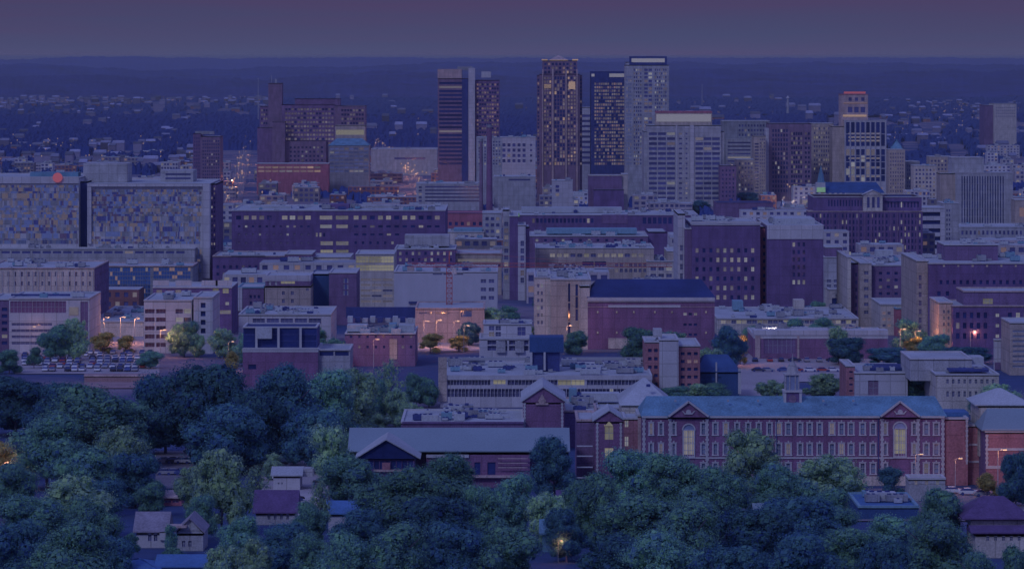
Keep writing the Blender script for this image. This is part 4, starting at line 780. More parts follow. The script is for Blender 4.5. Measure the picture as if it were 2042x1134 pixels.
b = Bld('office_building', 'dark blue building with a sloping glass roof right of the white slab tower', 1425, 796)
b.vol(1392, 1474, 740, 0, 24, 'green_copper', [(1396, 1440, 748, 785, 4, 3, .7, .6, 0, 'glass_blue')], cop=None, roof=None); b.gable(1392, 1474, 740, 706, 0, 24, 'green_copper', hip=3); b.box('white_post', 1427, 1430, 722, 775, -.4, .4, 'trim'); b.box('white_post', 1472, 1478, 735, 785, -.4, .4, 'trim'); b.done()
b = Bld('white_block', 'plain white block with a brown door and a brick left bay behind the school roof', 1745, 812)
b.vol(1705, 1810, 742, 0, 30, 'white', [(1731, 1752, 758, 788, 1, 1, .98, .98, 0, 'brown')], cop='trim', units=4); b.box('roof_deck', 1735, 1806, 733, 738, 8, 14, 'dark_roof'); b.vol(1687, 1705, 728, 3, 20, 'brick_orange', [(1690, 1704, 735, 785, 1, 4, .5, .3, 0, 'glass')], part='brick_bay', cop='trim'); b.done()
b = Bld('office_building', 'cream office with two rows of tall windows under a broad white roof house', 1930, 826)
b.vol(1866, 1992, 745, 0, 36, 'cream', [(1884, 1986, 750, 770, 9, 1, .4, .42, 0, 'glass'), (1884, 1986, 774, 796, 9, 1, .4, .5, 0, 'glass')], cop='trim', units=3); b.vol(1815, 1938, 714, 12, 24, 'concrete', part='roof_house', cop='white', zb=8); b.box('roof_plant', 1938, 1962, 712, 726, 14, 8, 'unit'); b.box('roof_deck', 1893, 1972, 736.5, 741, 4, 6, 'dark'); b.done()
# ================================================================== SCHOOL
YS = Yof(968)
b = Bld('school_building', 'long red brick school with white quoined bays, tall white framed windows and teal roof', 1580, 968)
cols = [(1293, 1304), (1312, 1324), (1338, 1349), (1396, 1409), (1420, 1433), (1441, 1454), (1464, 1476), (1486, 1498), (1507, 1519), (1528, 1541), (1546, 1560), (1565, 1579), (1589, 1602), (1608, 1621), (1628, 1641), (1652, 1666), (1671, 1685), (1690, 1704), (1713, 1727), (1734, 1748), (1760, 1771), (1817, 1829), (1840, 1854), (1860, 1874)]
rows = [(842, 866), (883, 906), (922, 944)]
H = [(x0+2.8, x1-2.8, y0+1, y1-1, 'glass_pale' if (i*7+j*3) % 5 else 'lit_dim') for i, (x0, x1) in enumerate(cols) for j, (y0, y1) in enumerate(rows)]
H += [(1362.5, 1384.5, 858, 906, 'lit'), (1783, 1806, 856, 904, 'lit_yellow')]
b.vol(1280, 1884, 829, 0, 18, 'brick_red', holes=H, cop=None, roof=None)
fr = {}
for i, (x0, x1) in enumerate(cols):
    for j, (y0, y1) in enumerate(rows):
        a_, zt = b.at(x0, y0, 0); c_, zb_ = b.at(x1, y1, 0); ww = round(c_-a_, 1); hh = round(zt-zb_, 1)
        if (ww, hh) not in fr:
            mb = MB(); t_ = .34; mb.box(-ww/2, -ww/2+t_, -.1, .12, -hh/2, hh/2); mb.box(ww/2-t_, ww/2, -.1, .12, -hh/2, hh/2); mb.box(-ww/2+t_, ww/2-t_, -.1, .12, hh/2-.18, hh/2); mb.box(-ww/2-.1, ww/2+.1, -.2, .12, -hh/2-.22, -hh/2); mb.box(-ww/2-.08, ww/2+.08, -.16, .12, hh/2, hh/2+.16); mb.box(-.15, .15, -.18, .1, hh/2+.16, hh/2+.5)
            mb.box(-ww/2+t_, ww/2-t_, .12, .2, -.05, .05); fr[ww, hh] = mb.mesh('window_frame', ['trim'])
        link('window_frame', fr[ww, hh], b.root, ((a_+c_)/2, -.02, (zt+zb_)/2))
def quoins(x, y0, y1, off, n, wpx=7):
    a_, zt = b.at(x, y0, off); _, zb_ = b.at(x, y1, off); mb = MB(); hh = (zt-zb_)/n; wm = wpx*(b.Y+off)/F
    for i in range(n): k = wm if i % 2 else wm*.6; mb.box(a_-k/2, a_+k/2, off-.16, off+.1, zb_+i*hh, zb_+(i+.94)*hh)
    mb.obj('quoins', 'trim', b.root)
for x in (1284, 1880): quoins(x, 832, 962, 0, 26)
for gx0, gx1, wx0, wx1, lm, yw in ((1333, 1413, 1361, 1386, 'lit', 843), (1756, 1834, 1781, 1808, 'lit_yellow', 840)):
    b.gable(gx0, gx1, 829, 801, -.9, 12, 'teal_roof', along='y', over=.35, part='gable_roof', end='brick_red'); b.box('gable_wall', gx0, gx1, 828.5, 832, -.75, .7, 'brick_red')
    for sx_ in (-1, 1):
        a_, z0_ = b.at((gx0+gx1)/2+sx_*(gx1-gx0)/2, 830, -1.2); m_, z1_ = b.at((gx0+gx1)/2, 801, -1.2); mb = MB(); mb.bar((a_, -1.25, z0_), (m_, -1.25, z1_+.1), .28); mb.obj('raking_cornice', 'trim', b.root)
    for x in (gx0+3, gx1-3): quoins(x, 834, 962, -.05, 26)
    a_, zt = b.at(wx0, yw+14, 0); c_, zb_ = b.at(wx1, 911, 0); mb = MB(); xm = (a_+c_)/2; R_ = (c_-a_)/2
    mb.box(a_, a_+.3, -.3, .1, zb_, zt); mb.box(c_-.3, c_, -.3, .1, zb_, zt); mb.box(a_, c_, -.34, .1, zb_-.2, zb_+.25); mb.box(a_+.3, c_-.3, -.25, .1, zt-.1, zt+.1)
    for k in range(10):
        p0, p1 = PI*k/10, PI*(k+1)/10
        mb.bar((xm+R_*math.cos(p0), -.15, zt+R_*math.sin(p0)), (xm+R_*math.cos(p1), -.15, zt+R_*math.sin(p1)), .2)
    for k in range(1, 5): x_ = a_+(c_-a_)*k/5; mb.box(x_-.06, x_+.06, -.1, .1, zb_+.25, zt-.1)
    for k in (1, 2, 3): z_ = zb_+(zt-zb_)*k/4; mb.box(a_+.3, c_-.3, -.08, .1, z_-.06, z_+.06)
    mb.obj('arched_frame', 'trim', b.root)
    mb = MB(); mb.v.append((xm, -.08, zt+.05)); n_ = 12
    for k in range(n_+1): mb.v.append((xm+R_*.9*math.cos(PI*k/n_), -.08, zt+R_*.9*math.sin(PI*k/n_)))
    for k in range(n_): mb.f.append((0, k+1, k+2)); mb.m.append(0)
    mb.obj('fanlight', 'glass_pale', b.root)
    a_, z_ = b.at((gx0+gx1)/2, 821, -.9); mb = MB(); mb.bar((a_, -1.0, z_), (a_, -1.15, z_), .55, 0, 12); mb.bar((a_-.9, -1.08, z_-.35), (a_+.9, -1.08, z_-.35), .18); mb.bar((a_-.8, -1.08, z_-.3), (a_-1.3, -1.08, z_+.25), .14); mb.bar((a_+.8, -1.08, z_-.3), (a_+1.3, -1.08, z_+.25), .14); mb.obj('stone_crest', 'trim', b.root)
b.box('string_course', 1280, 1332.5, 829, 833, -.45, .45, 'trim'); b.box('string_course', 1413.5, 1755.5, 829, 833, -.45, .45, 'trim'); b.box('string_course', 1834.5, 1884, 829, 833, -.45, .45, 'trim'); b.box('string_course', 1280, 1884, 911, 914, -.22, .22, 'trim'); b.box('stone_base', 1280, 1884, 949, 968, -.3, .3, 'cream')
b.box('downpipe', 1548, 1549.5, 834, 962, -.25, .2, 'dark'); b.box('downpipe', 1751, 1752.5, 834, 962, -.25, .2, 'dark')
b.gable(1282, 1884, 828, 789, 0, 18, 'teal_roof', hip=1.5, over=.4)
for x in (1345, 1450, 1510, 1640, 1700): b.box('roof_vent', x, x+4, 797, 801, 3.5, .8, 'steel')
for i, x in enumerate(range(1300, 1880, 9)):
    pass
b.vol(1884, 1930, 832, .6, 14, 'brick_orange', part='right_block', cop='trim'); quoins(1928, 836, 925, .55, 18, 5); b.box('roof_strip', 1884, 1932, 822, 830, 5, 8, 'blue_roof')
b.vol(1930, 1954, 846, 3, 10, 'brick_orange', part='link_block', cop='trim'); b.box('stone_band', 1932, 1953, 884, 888, 2.8, .2, 'trim'); b.box('stone_band', 1932, 1953, 918, 922, 2.8, .2, 'trim')
b.done()
# cupola: part of the school
def cup():
    Yc = 6; b.box('cupola_base', 1565, 1597, 782, 809, Yc, 3.4, 'brick_dark')
    for x in (1563, 1594): b.box('cupola_pier', x, x+5, 780, 809, Yc-.2, 3.8, 'trim')
    b.box('cupola_cornice', 1562, 1600, 778, 782, Yc-.4, 4.2, 'trim'); b.box('lantern', 1567, 1594, 748, 778, Yc+.2, 3, 'glass_pale')
    for x in (1566, 1574, 1585, 1592): b.box('lantern_post', x, x+2, 748, 778, Yc, 3.4, 'concrete')
    b.box('lantern_cornice', 1564, 1597, 745, 748, Yc-.2, 3.8, 'concrete')
    a_, z_ = b.at(1580.5, 745, Yc+1.7); mb = MB(); mb.bar((a_, Yc+1.7, z_), (a_, Yc+1.7, z_+1.6), 1.5, 0, 8, 1.1); mb.bar((a_, Yc+1.7, z_+1.6), (a_, Yc+1.7, z_+2.6), 1.1, 0, 8, .4); mb.bar((a_, Yc+1.7, z_+2.6), (a_, Yc+1.7, Z(705, b.Y+Yc)-b.z0), .25, 0, 8, .04); mb.obj('spire', 'concrete', b.root)
    a_, z_ = b.at(1580.5, 795, Yc); mb = MB(); mb.bar((a_, Yc-.05, z_), (a_, Yc-.2, z_), .85, 0, 16); mb.obj('clock_face', 'brown', b.root)
cup()
b = Bld('school_wing', 'orange brick school wing with a pale hipped roof at the right edge', 2010, 975)
b.vol(1966, 2080, 858, 0, 16, 'brick_orange', cop=None, roof=None, sidewall='brick_purple'); b.box('string_course', 1964, 2080, 855, 862, -.35, .35, 'trim'); b.box('stone_band', 1966, 2080, 893, 898, -.2, .2, 'trim'); b.box('stone_base', 1966, 2080, 928, 934, -.2, .2, 'trim'); quoins(1968, 866, 928, 0, 14, 6)
b.gable(1962, 2080, 856, 814, 0, 12, 'metal_roof', hip=2); b.vol(1952, 2050, 806, 9, 14, 'cream', part='upper_wall', cop=None, roof=None, zb=6); b.gable(1948, 2052, 806, 773, 9, 14, 'pale_roof', hip=5.6, part='upper_roof'); b.done()
b = Bld('school_entrance_wing', 'narrow gabled brick bay with a lit arched window left of the long school', 1215, 962)
b.vol(1186, 1245, 838, 0, 14, 'brick_red', holes=[(1206, 1223, 850, 876, 'lit_yellow'), (1206, 1223, 893, 914, 'lit_yellow')], cop=None, roof=None); b.gable(1184, 1246, 838, 817, -.2, 14, 'pale_roof', along='y', end='brick_red'); quoins(1191, 842, 950, 0, 26, 5); quoins(1238, 842, 905, 0, 16, 5)
a_, z_ = b.at(1206, 849, 0); c_, z2_ = b.at(1223, 849, 0); mb = MB(); mb.bar((a_, -.1, z_), (a_, -.1, z_+.3), .2); mb.tri((a_, -.08, z_), (c_, -.08, z_), ((a_+c_)/2, -.08, z_+1.1)); mb.obj('window_arch', 'lit_yellow', b.root)
b.vol(1244, 1274, 832, -1, 14, 'brick_orange', holes=[(1246, 1253, 838, 851, 'lit_white'), (1246, 1253, 870, 889, 'lit_white')], part='side_block', cop='trim'); b.vol(1272, 1282, 826, -1.4, 14, 'pink', part='stair_block', cop='trim')
b.vol(1150, 1188, 836, 6, 20, 'brick_purple', part='rear_block', cop='pink'); b.vol(1240, 1330, 805, 12, 22, 'cream', part='auditorium_wall', cop=None, roof=None); b.gable(1240, 1336, 806, 753, 12, 22, 'pale_roof', hip=5.5, part='auditorium_roof'); b.box('roof_hatch', 1289, 1297, 766, 771, 14, 1, 'dark'); b.done()
b = Bld('school_wing', 'brick gabled wing with a stone crest and pale steep roof above the long hall', 1083, 900)
b.vol(1043, 1125, 800, 0, 26, 'brick_red', cop=None, roof=None, sidewall='cream'); b.gable(1041, 1127, 800, 771, 0, 26, 'pale_roof', along='y', end='brick_red', xr=1083); quoins(1046, 803, 852, 0, 14, 5); quoins(1121, 803, 852, 0, 14, 5)
a_, z_ = b.at(1081, 800, -.3); mb = MB(); mb.bar((a_, -.1, z_), (a_, -.3, z_), .8, 0, 14); mb.bar((a_-1.5, -.2, z_-.6), (a_+1.5, -.2, z_-.6), .3); mb.tri((a_-1, -.25, z_), (a_+1, -.25, z_), (a_, -.25, z_+1.8)); mb.obj('stone_crest', 'pink', b.root); b.done()
b = Bld('school_wing', 'flat roofed brick wing crowded with grey and blue roof boxes', 920, 905)
b.vol(800, 1044, 840, 0, 30, 'brick_purple', cop='trim', units=20); b.box('brick_band', 802, 1044, 840.5, 845, -.3, .2, 'brick_dark'); b.done()
b = Bld('school_wing', 'low brick link with white roofed plant between the two gables', 1160, 892)
b.vol(1124, 1190, 818, 0, 34, 'brick_dark', cop='pink', units=6); b.box('roof_plant', 1135, 1150, 775, 800, 22, 4, 'unit_blue'); b.box('roof_plant', 1160, 1235, 784, 800, 24, 5, 'unit'); b.vol(1190, 1245, 812, 12, 20, 'brick_dark', part='rear_wall', cop='trim'); b.done()
b = Bld('school_hall', 'long hall with a wide pale metal roof, brick wall and dark glazed gable end', 960, 972)
b.vol(850, 1057, 900, 0, 18, 'brick_red', holes=[(918, 932, 921, 946, 'glass_black'), (946, 958, 921, 946, 'glass_black'), (972, 988, 921, 946, 'glass_black')], cop=None, roof=None); b.vol(700, 850, 900, 3, 14, 'brick_purple', cop=None, roof=None, part='left_wall')
b.gable(696, 1134, 898, 852, 0, 18, 'metal_roof', over=.3)
b.vol(1057, 1134, 900, 3, 14, 'brick_dark', part='right_wall', cop=None, roof=None)
b.gable(712, 834, 912, 875, -9, 14, 'pale_roof', along='y', xr=770, over=.8, part='cross_gable_roof', end='glass_black'); b.vol(730, 826, 912, -8.5, 9, 'brick_dark', [(734, 824, 916, 936, 8, 1, .9, .9, 0, 'glass_black')], part='gable_wall', cop=None, roof=None)
b.box('parapet', 850, 935, 906, 912, -.5, .5, 'white'); b.box('ledge', 745, 830, 936, 940, -9.2, .5, 'pink'); b.box('porch', 762, 778, 922, 936, -9.1, .4, 'brick_orange'); b.box('base_ledge', 940, 1030, 948, 952, -1.2, 1.2, 'pink')
for y in (913, 922, 931): b.box('stair_rail', 993, 1052, y, y+1.5, -1.2, .3, 'pink')
for y in (888, 908, 930, 951): b.box('stair_rail', 1150, 1182, y, y+2, 4, .4, 'trim')
b.done()
# ================================================================== HOUSES AND SHEDS in the trees
def house(name, label, px0, px1, ye, yr, yb, D, wall, roof, grids=(), along='x', hip=0, **k):
    b = Bld(name, label, (px0+px1)/2, yb, 'house'); b.vol(px0, px1, ye, 0, D, wall, grids, cop=None, roof=None, **k); b.gable(px0, px1, ye, yr, 0, D, roof, along=along, hip=hip, over=.6, end=wall if along == 'y' else None); return b
h = house('house', 'small white house with a grey roof and paired dark windows', 272, 330, 1058, 1019, 1092, 9, 'white', 'shingle', [(293, 316, 1060, 1080, 2, 1, .6, .8, 0, 'glass')]); h.box('porch', 318, 330, 1060, 1076, -.6, .6, 'trim'); h.done()
h = house('house', 'grey gabled house half hidden by the tall light green tree', 352, 405, 1060, 1032, 1098, 10, 'concrete', 'shingle', [(360, 385, 1075, 1092, 2, 1, .5, .7, 0, 'glass')], along='y'); h.box('porch_roof', 330, 372, 1048, 1052, -1.5, 3, 'pink'); h.done()
house('house', 'house with a plain plum coloured roof beside the forecourt', 510, 588, 1020, 976, 1046, 10, 'concrete', 'plum_shingle', [(530, 580, 1022, 1036, 4, 1, .4, .9, 0, 'glass')]).done()
h = house('house', 'white house with a tall block and low roof above the plum roofed house', 545, 598, 946, 929, 978, 9, 'white', 'pale_roof', [(552, 566, 960, 966, 2, 1, .4, .6, 0, 'glass')]); h.box('side_shed', 600, 625, 934, 950, 3, 4, 'concrete'); h.done()
house('house', 'blue roofed house with white trim left of centre', 655, 712, 1022, 997, 1062, 9, 'white', 'blue_roof', [(690, 708, 1024, 1040, 1, 1, .8, .8, 0, 'glass_blue')]).done()
house('house', 'low building with a bright blue roof at the bottom edge', 315, 480, 1128, 1104, 1175, 9, 'brown', 'blue_roof').done()
house('house', 'house with a pointed blue roof left of the bright blue one at the bottom edge', 235, 312, 1136, 1112, 1180, 9, 'brown', 'blue_roof', hip=4).done()
h = house('shed', 'long low brick shed with a pale fascia below the car rows', 292, 362, 990, 976, 1008, 5, 'brick_lit', 'pink', [(296, 358, 992, 1003, 4, 1, .8, .8, 0, 'brick_dark')]); h.done()
h = house('shed', 'white and dark blue shed under the shadowed wood', 396, 452, 908, 897, 932, 5, 'white', 'pale_roof', [(417, 446, 909, 922, 1, 1, .95, .9, 0, 'glass_blue')]); h.done()
house('shed', 'low pale blue shed right of the white and dark blue one', 470, 575, 918, 905, 936, 5, 'concrete', 'metal_roof', [(480, 570, 920, 930, 6, 1, .6, .6, 0, 'glass')]).done()
house('house', 'tiny turquoise house deep among the trees', 1082, 1122, 1062, 1034, 1100, 8, 'teal_roof', 'teal_roof', [(1090, 1112, 1066, 1084, 2, 1, .5, .6, .5, 'glass')]).done()
h = house('house', 'house with a brick chimney among the dark trees', 1115, 1160, 998, 976, 1030, 8, 'brick_purple', 'plum_shingle'); h.box('chimney', 1142, 1150, 968, 990, 3, 1, 'brick_red'); h.done()
house('house', 'white house almost hidden in the dark trees at lower right', 1510, 1640, 1040, 1002, 1082, 10, 'white', 'metal_roof', [(1520, 1630, 1046, 1060, 7, 1, .5, .8, .1, 'glass_blue')]).done()
b = Bld('flat_shed', 'flat blue roofed shed with plant on its roof near the school', 1770, 1036, 'shed'); b.vol(1712, 1832, 1008, 0, 22, 'green_copper', cop='unit_blue', roof='blue_roof', units=6); b.done()
b = Bld('house', 'pale two storey house with a plum hipped roof at lower right', 1985, 1112, 'house'); b.vol(1945, 2080, 1062, 0, 12, 'cream', [(1962, 2056, 1067, 1078, 6, 1, .35, .9, 0, 'glass')], cop=None, roof=None); b.gable(1942, 2082, 1060, 1046, 0, 5, 'plum_shingle', over=.6, part='lower_roof'); b.vol(1936, 2080, 1030, 4, 10, 'cream', [(1944, 1954, 1022, 1038, 1, 1, .7, .6, 0, 'glass')], part='upper_wall', cop=None, roof=None, zb=5); b.gable(1926, 2050, 1032, 988, 3.5, 11, 'plum_shingle', hip=4.2, over=.7, part='upper_roof'); b.done()
b = Bld('garden_wall', 'low white wall with small openings along the foot of the school', 1850, 1000, 'wall'); b.vol(1812, 1885, 952, 0, 6, 'concrete', [(1816, 1880, 958, 966, 3, 1, .25, .9, .3, 'glass')], cop='trim', roof='pavement'); b.done()

b = Bld('retaining_wall', 'long low pinkish retaining wall below the parked cars', 240, 762, 'wall'); b.vol(168, 318, 748, 0, 1.0, 'earth', cop='pink', roof=None); b.done()
for px, yt, yb, lb in ((515, 158, 245, 'slim pale radio mast left of the angular hospital'), (1571, 196, 232, 'stout pale water tower in the woods at right'), (1400, 170, 215, 'thin mast in the woods behind the gridded block')):
    Y = Yof(yb); t = thing('radio_mast' if px != 1571 else 'water_tower', lb, 'mast' if px != 1571 else 'water tower', (X(px, Y), Y, gz(Y))); h = Z(yt, Y)-gz(Y); mb = MB(); k = 1.2 if px != 1571 else 4
    mb.bar((0, 0, 0), (0, 0, h), k, 0, 8, k*.6); mb.obj('shaft', 'concrete', t); mb = MB(); mb.bar((0, 0, h), (0, 0, h+k*2), k*1.2, 0, 8, .3); mb.obj('cap', 'white', t)
T = [
('dark', 30, 752, 150, 868, 'dark broad tree at the left edge below the car park'),
('dark', 108, 758, 120, 880, 'dark tree just below the rows of parked cars'),
('mid', 190, 768, 210, 935, 'wide rounded green tree rising over the left woods'),
('mid', 95, 830, 150, 975, 'green tree with a lit rim on the left slope below the wide rounded tree'),
('light', 243, 842, 112, 985, 'pale green round crown in front of the dark left woods'),
('yellow', 12, 880, 80, 960, 'yellowish tree beside an orange lamp glow at the left edge'),
('mid', 170, 895, 130, 1030, 'mid green tree below the pale round crown on the left'),
('dark', 330, 745, 130, 905, 'dark tree joining the wide rounded tree and the tallest dark woods'),
('dark', 395, 722, 190, 925, 'very dark tall tree under the brick building with glass terrace'),
('dark', 500, 770, 130, 935, 'dark tree filling the gap between the two tallest dark crowns'),
('dark', 572, 724, 175, 930, 'tall dark tree right below the brick terrace building'),
('dark', 455, 800, 150, 945, 'deep shadowed tree behind the pale sheds'),
('mid', 660, 735, 130, 900, 'green tree right of the tall dark tree by the terrace building'),
('light', 705, 728, 100, 860, 'bright green crown above the long school hall roof'),
('dark', 620, 815, 110, 945, 'dark tree at the right end of the shadowed wood'),
('light', 140, 942, 150, 1090, 'big bright green tree at the lower left'),
('mid', 60, 985, 150, 1120, 'green tree left of the big bright one at the lower left'),
('mid', 185, 995, 120, 1130, 'green tree right of the big bright one at the lower left'),
('dark', 30, 1040, 150, 1190, 'dark tree in the lower left corner'),
('mid', 140, 1040, 170, 1210, 'green tree at the bottom edge below the big bright tree'),
('dark', 222, 1065, 80, 1180, 'dark tree beside the small white house with paired windows'),
('light', 440, 888, 118, 1068, 'tall light green tree standing alone between the two small houses'),
('light', 385, 925, 70, 1030, 'small green tree above the long low brick shed'),
('open', 508, 925, 70, 1010, 'thin pale tree before the white concrete forecourt'),
('light', 455, 872, 50, 935, 'sparse yellow green tree beside the pale sheds'),

('tall', 657, 848, 92, 1005, 'tall ragged light green tree left of the long school hall'),
('open', 740, 850, 75, 960, 'thin branching tree crossing the end of the long hall roof'),
('mid', 700, 905, 110, 1010, 'green tree under the dark gable of the long hall'),
('light', 755, 822, 66, 890, 'bright round tree left of the flat school roof'),
('mid', 478, 1030, 90, 1130, 'green tree before the plum roofed house'),
('dark', 560, 1040, 130, 1160, 'dark tree below the plum roofed house'),

('open', 640, 950, 60, 1075, 'thin tree before the blue roofed house with white trim'),
('light', 440, 1082, 70, 1190, 'pale yellow green treetop over the bright blue roof'),
('light', 505, 1068, 80, 1190, 'pale leafy treetop right of the bright blue roof'),
('mid', 620, 1065, 90, 1190, 'green treetop at the bottom edge below the blue roofed house'),
('dark', 720, 1010, 110, 1130, 'dark tree right of the blue roofed house with white trim'),
('mid', 700, 1060, 120, 1200, 'mid green tree at the bottom edge near the white trimmed house'),
('mid', 795, 935, 170, 1100, 'large green tree in front of the long school hall'),
('mid', 885, 905, 130, 1030, 'blue green tree before the brick wall of the long hall'),
('dark', 870, 985, 140, 1130, 'dark tree behind the large tree in front of the hall'),
('mid', 800, 1045, 150, 1200, 'green tree at the bottom below the large tree by the hall'),
('dark', 905, 1045, 120, 1190, 'dark tree at the bottom centre left'),
('mid', 965, 968, 100, 1095, 'green tree below the three dark hall doorways'),
('mid', 1030, 945, 100, 1075, 'green tree left of the round dark tree'),
('dark', 1105, 866, 98, 996, 'round dark tree at the corner of the long hall'),
('light', 1090, 975, 80, 1090, 'light green tree left of the lone brick chimney house'),
('mid', 1010, 1050, 130, 1190, 'green tree at the bottom centre'),
('mid', 1160, 960, 90, 1080, 'shady tree below the lit school entrance bay'),
('dark', 1130, 1010, 90, 1120, 'dark tree around the small turquoise house'),
('mid', 1265, 892, 150, 1050, 'green tree covering the left corner of the brick school'),
('mid', 1350, 905, 150, 1060, 'green tree below the lit arched school window'),
('mid', 1205, 945, 130, 1110, 'bright rimmed tree right of the lone brick chimney house'),
('mid', 1430, 930, 130, 1075, 'shady tree before the lower school windows'),
('light', 1505, 848, 115, 990, 'pointed light green tree rising before the school windows'),
('mid', 1560, 925, 120, 1060, 'green tree at the foot of the pointed light tree'),
('light', 1650, 900, 120, 1010, 'sparse light tree before the right half of the school'),
('open', 1705, 925, 80, 1010, 'thin tree beside the dark round bush at the school wall'),
('bush', 1774, 928, 66, 990, 'dark round bush against the school wall'),
('mid', 1650, 975, 110, 1080, 'green tree left of the flat blue roofed shed'),
('mid', 1290, 985, 180, 1150, 'large green tree right of the glowing lamp'),
('mid', 1380, 1000, 150, 1180, 'large bright rimmed tree at the bottom right of centre'),
('dark', 1490, 1010, 170, 1160, 'dark tree with pale house walls behind it'),
('mid', 1330, 1060, 160, 1230, 'green tree at the bottom edge below the two large trees'),
('dark', 1230, 1060, 130, 1200, 'dark tree at the bottom edge right of the lamp'),
('dark', 1590, 985, 150, 1130, 'dark tree around the hidden white house'),
('mid', 1700, 1050, 140, 1180, 'green tree below the flat blue roofed shed'),
('dark', 1600, 1060, 150, 1220, 'dark tree at the bottom edge below the hidden white house'),
('dark', 1450, 1085, 150, 1240, 'dark treetop at the bottom edge left of the hidden house'),
('mid', 1865, 970, 110, 1100, 'green tree beside the plum hipped roof house'),
('mid', 1855, 1030, 170, 1190, 'large green tree left of the pale two storey house'),
('mid', 1940, 1095, 100, 1230, 'low green treetop below the pale two storey house'),
('dark', 2025, 900, 70, 1010, 'dark tree at the right edge under the orange brick wing'),
('yellow', 1968, 940, 60, 995, 'yellow blossoming tree under the orange brick wing'),
('mid', 2020, 1085, 80, 1220, 'green treetop in the bottom right corner'),
('dark', 1760, 1075, 110, 1230, 'dark treetop at the bottom edge near the large tree'),
('open', 776, 712, 78, 842, 'tall open tree with a bare trunk beside the left end of the long white office'),
('mid', 830, 745, 50, 812, 'green tree at the left wall of the long white office'),
('mid', 855, 752, 50, 812, 'dense tree touching the corner of the long white office'),
('mid', 740, 755, 60, 850, 'green tree behind the bright crown above the hall'),
('light', 790, 770, 50, 850, 'light tree between the open tree and the flat school roof'),
('light', 1262, 733, 130, 800, 'wide bright tree in front of the long white office'),
('light', 1390, 762, 60, 800, 'low green tree right of the white slab tower'),
('mid', 1345, 770, 70, 805, 'low tree at the foot of the white slab tower'),
('mid', 1430, 765, 90, 800, 'low green tree behind the school roof near the blue building'),
('dark', 1452, 650, 66, 735, 'dark tree right of the large red brick hall'),
('light', 1410, 690, 60, 760, 'pale tree before the blue glass building'),
('dark', 1688, 672, 76, 728, 'dark tree by the low brick block with white parapet'),
('light', 1672, 648, 50, 725, 'pale tree behind the dark tree by the low brick block'),
('dark', 1768, 692, 78, 728, 'dark round tree before the cream lit corner'),
('mid', 1866, 666, 62, 722, 'tree in front of the large dark brick hospital corner'),
('dark', 1925, 690, 90, 726, 'low dark tree row in front of the stepped brick hospital'),
('light', 1642, 742, 84, 795, 'yellow green tree left of the white block with brown door'),
('light', 1540, 755, 60, 800, 'light tree behind the school cupola'),
('mid', 1815, 742, 110, 808, 'wide tree behind the right gable of the school'),
('mid', 1890, 790, 40, 815, 'small tree at the cream building beside the school roof'),
('light', 1985, 762, 90, 830, 'bright tree above the pale hipped school roof'),
('mid', 1960, 785, 60, 840, 'tree between the school end and the pale hipped roof'),
('dark', 1110, 628, 34, 690, 'dark slim tree at the concrete slotted building'),
('dark', 935, 640, 44, 690, 'dark tree below the crane'),
('light', 980, 610, 80, 680, 'broad pale tree right of the white hoarding'),
('small', 1020, 610, 50, 650, 'small pale tree at the end of the narrow street'),
('mid', 368, 640, 62, 712, 'round tree before the white car park building'),
('light', 392, 662, 34, 712, 'small light tree leaning on the round tree by the white car park building'),
('mid', 112, 648, 66, 720, 'dark leafy tree before the cream banded building'),
('light', 150, 630, 60, 720, 'pale tree before the cream banded building'),
('small', 68, 692, 40, 735, 'small tree inside the left end of the car park'),
('mid', 18, 696, 56, 745, 'tree left of the parked cars'),
('yellow', 462, 698, 44, 752, 'yellow green tree left of the terrace building'),
('small', 630, 648, 50, 700, 'tree behind the dark glass terrace'),
('mid', 660, 715, 70, 762, 'low tree right of the brick terrace building'),
('small', 1275, 672, 30, 700, 'small tree at the foot of the red brick hall'),
('dark', 1490, 382, 40, 412, 'dark tree clump behind the plum coloured low hall'),
('dark', 1395, 398, 50, 430, 'dark tree behind the pale roof plant'),
('small', 1225, 840, 30, 960, 'slim shrub below the lit entrance bay'),
('yellow', 205, 662, 60, 706, 'orange lit tree before the low white roofed building'), ('yellow', 250, 668, 44, 706, 'orange lit small tree left of the white car park building'),  # the yellow trees from here carry lamp glow in their leaf colour
('yellow', 858, 664, 62, 705, 'yellow lit tree left of the crane foot'), ('yellow', 915, 668, 54, 702, 'yellow lit tree right of the crane foot'), ('open', 438, 652, 50, 712, 'thin tree lit orange right of the white car park building'),
('yellow', 1476, 668, 40, 728, 'yellow lit tree at the left end of the low brick block'), ('yellow', 1822, 672, 50, 716, 'amber lit tree left of the huge brick hospital corner'), ('mid', 590, 715, 60, 745, 'low green tree in front of the brick terrace wall'),
('mid', 300, 700, 50, 735, 'tree at the right end of the car park'),  
('mid', 20, 920, 110, 1040, 'dark green tree under the orange lamp glow at the left edge'), ('dark', 270, 900, 110, 1010, 'dark tree under the pale round crown on the left'), ('dark', 180, 950, 130, 1075, 'dark tree behind the big bright one at the lower left'),
 ('mid', 620, 1000, 70, 1090, 'green tree right of the plum roofed house'), ('light', 820, 800, 60, 862, 'light tree left of the flat roofed school wing'),
('small', 340, 1045, 34, 1108, 'small shrubby tree between the two pale houses at lower left'), ('small', 262, 1060, 40, 1120, 'small tree at the left wall of the house with paired windows'), ('mid', 340, 1090, 60, 1165, 'green treetop below the two pale houses at lower left'),
('mid', 400, 985, 60, 1080, 'green tree behind the grey gabled house'), ('mid', 300, 960, 60, 1030, 'green tree left of the long low brick shed'), ('mid', 1762, 1024, 120, 1125, 'green tree in front of the flat blue roofed shed'), ('mid', 1545, 975, 110, 1065, 'green tree above the hidden white house'),
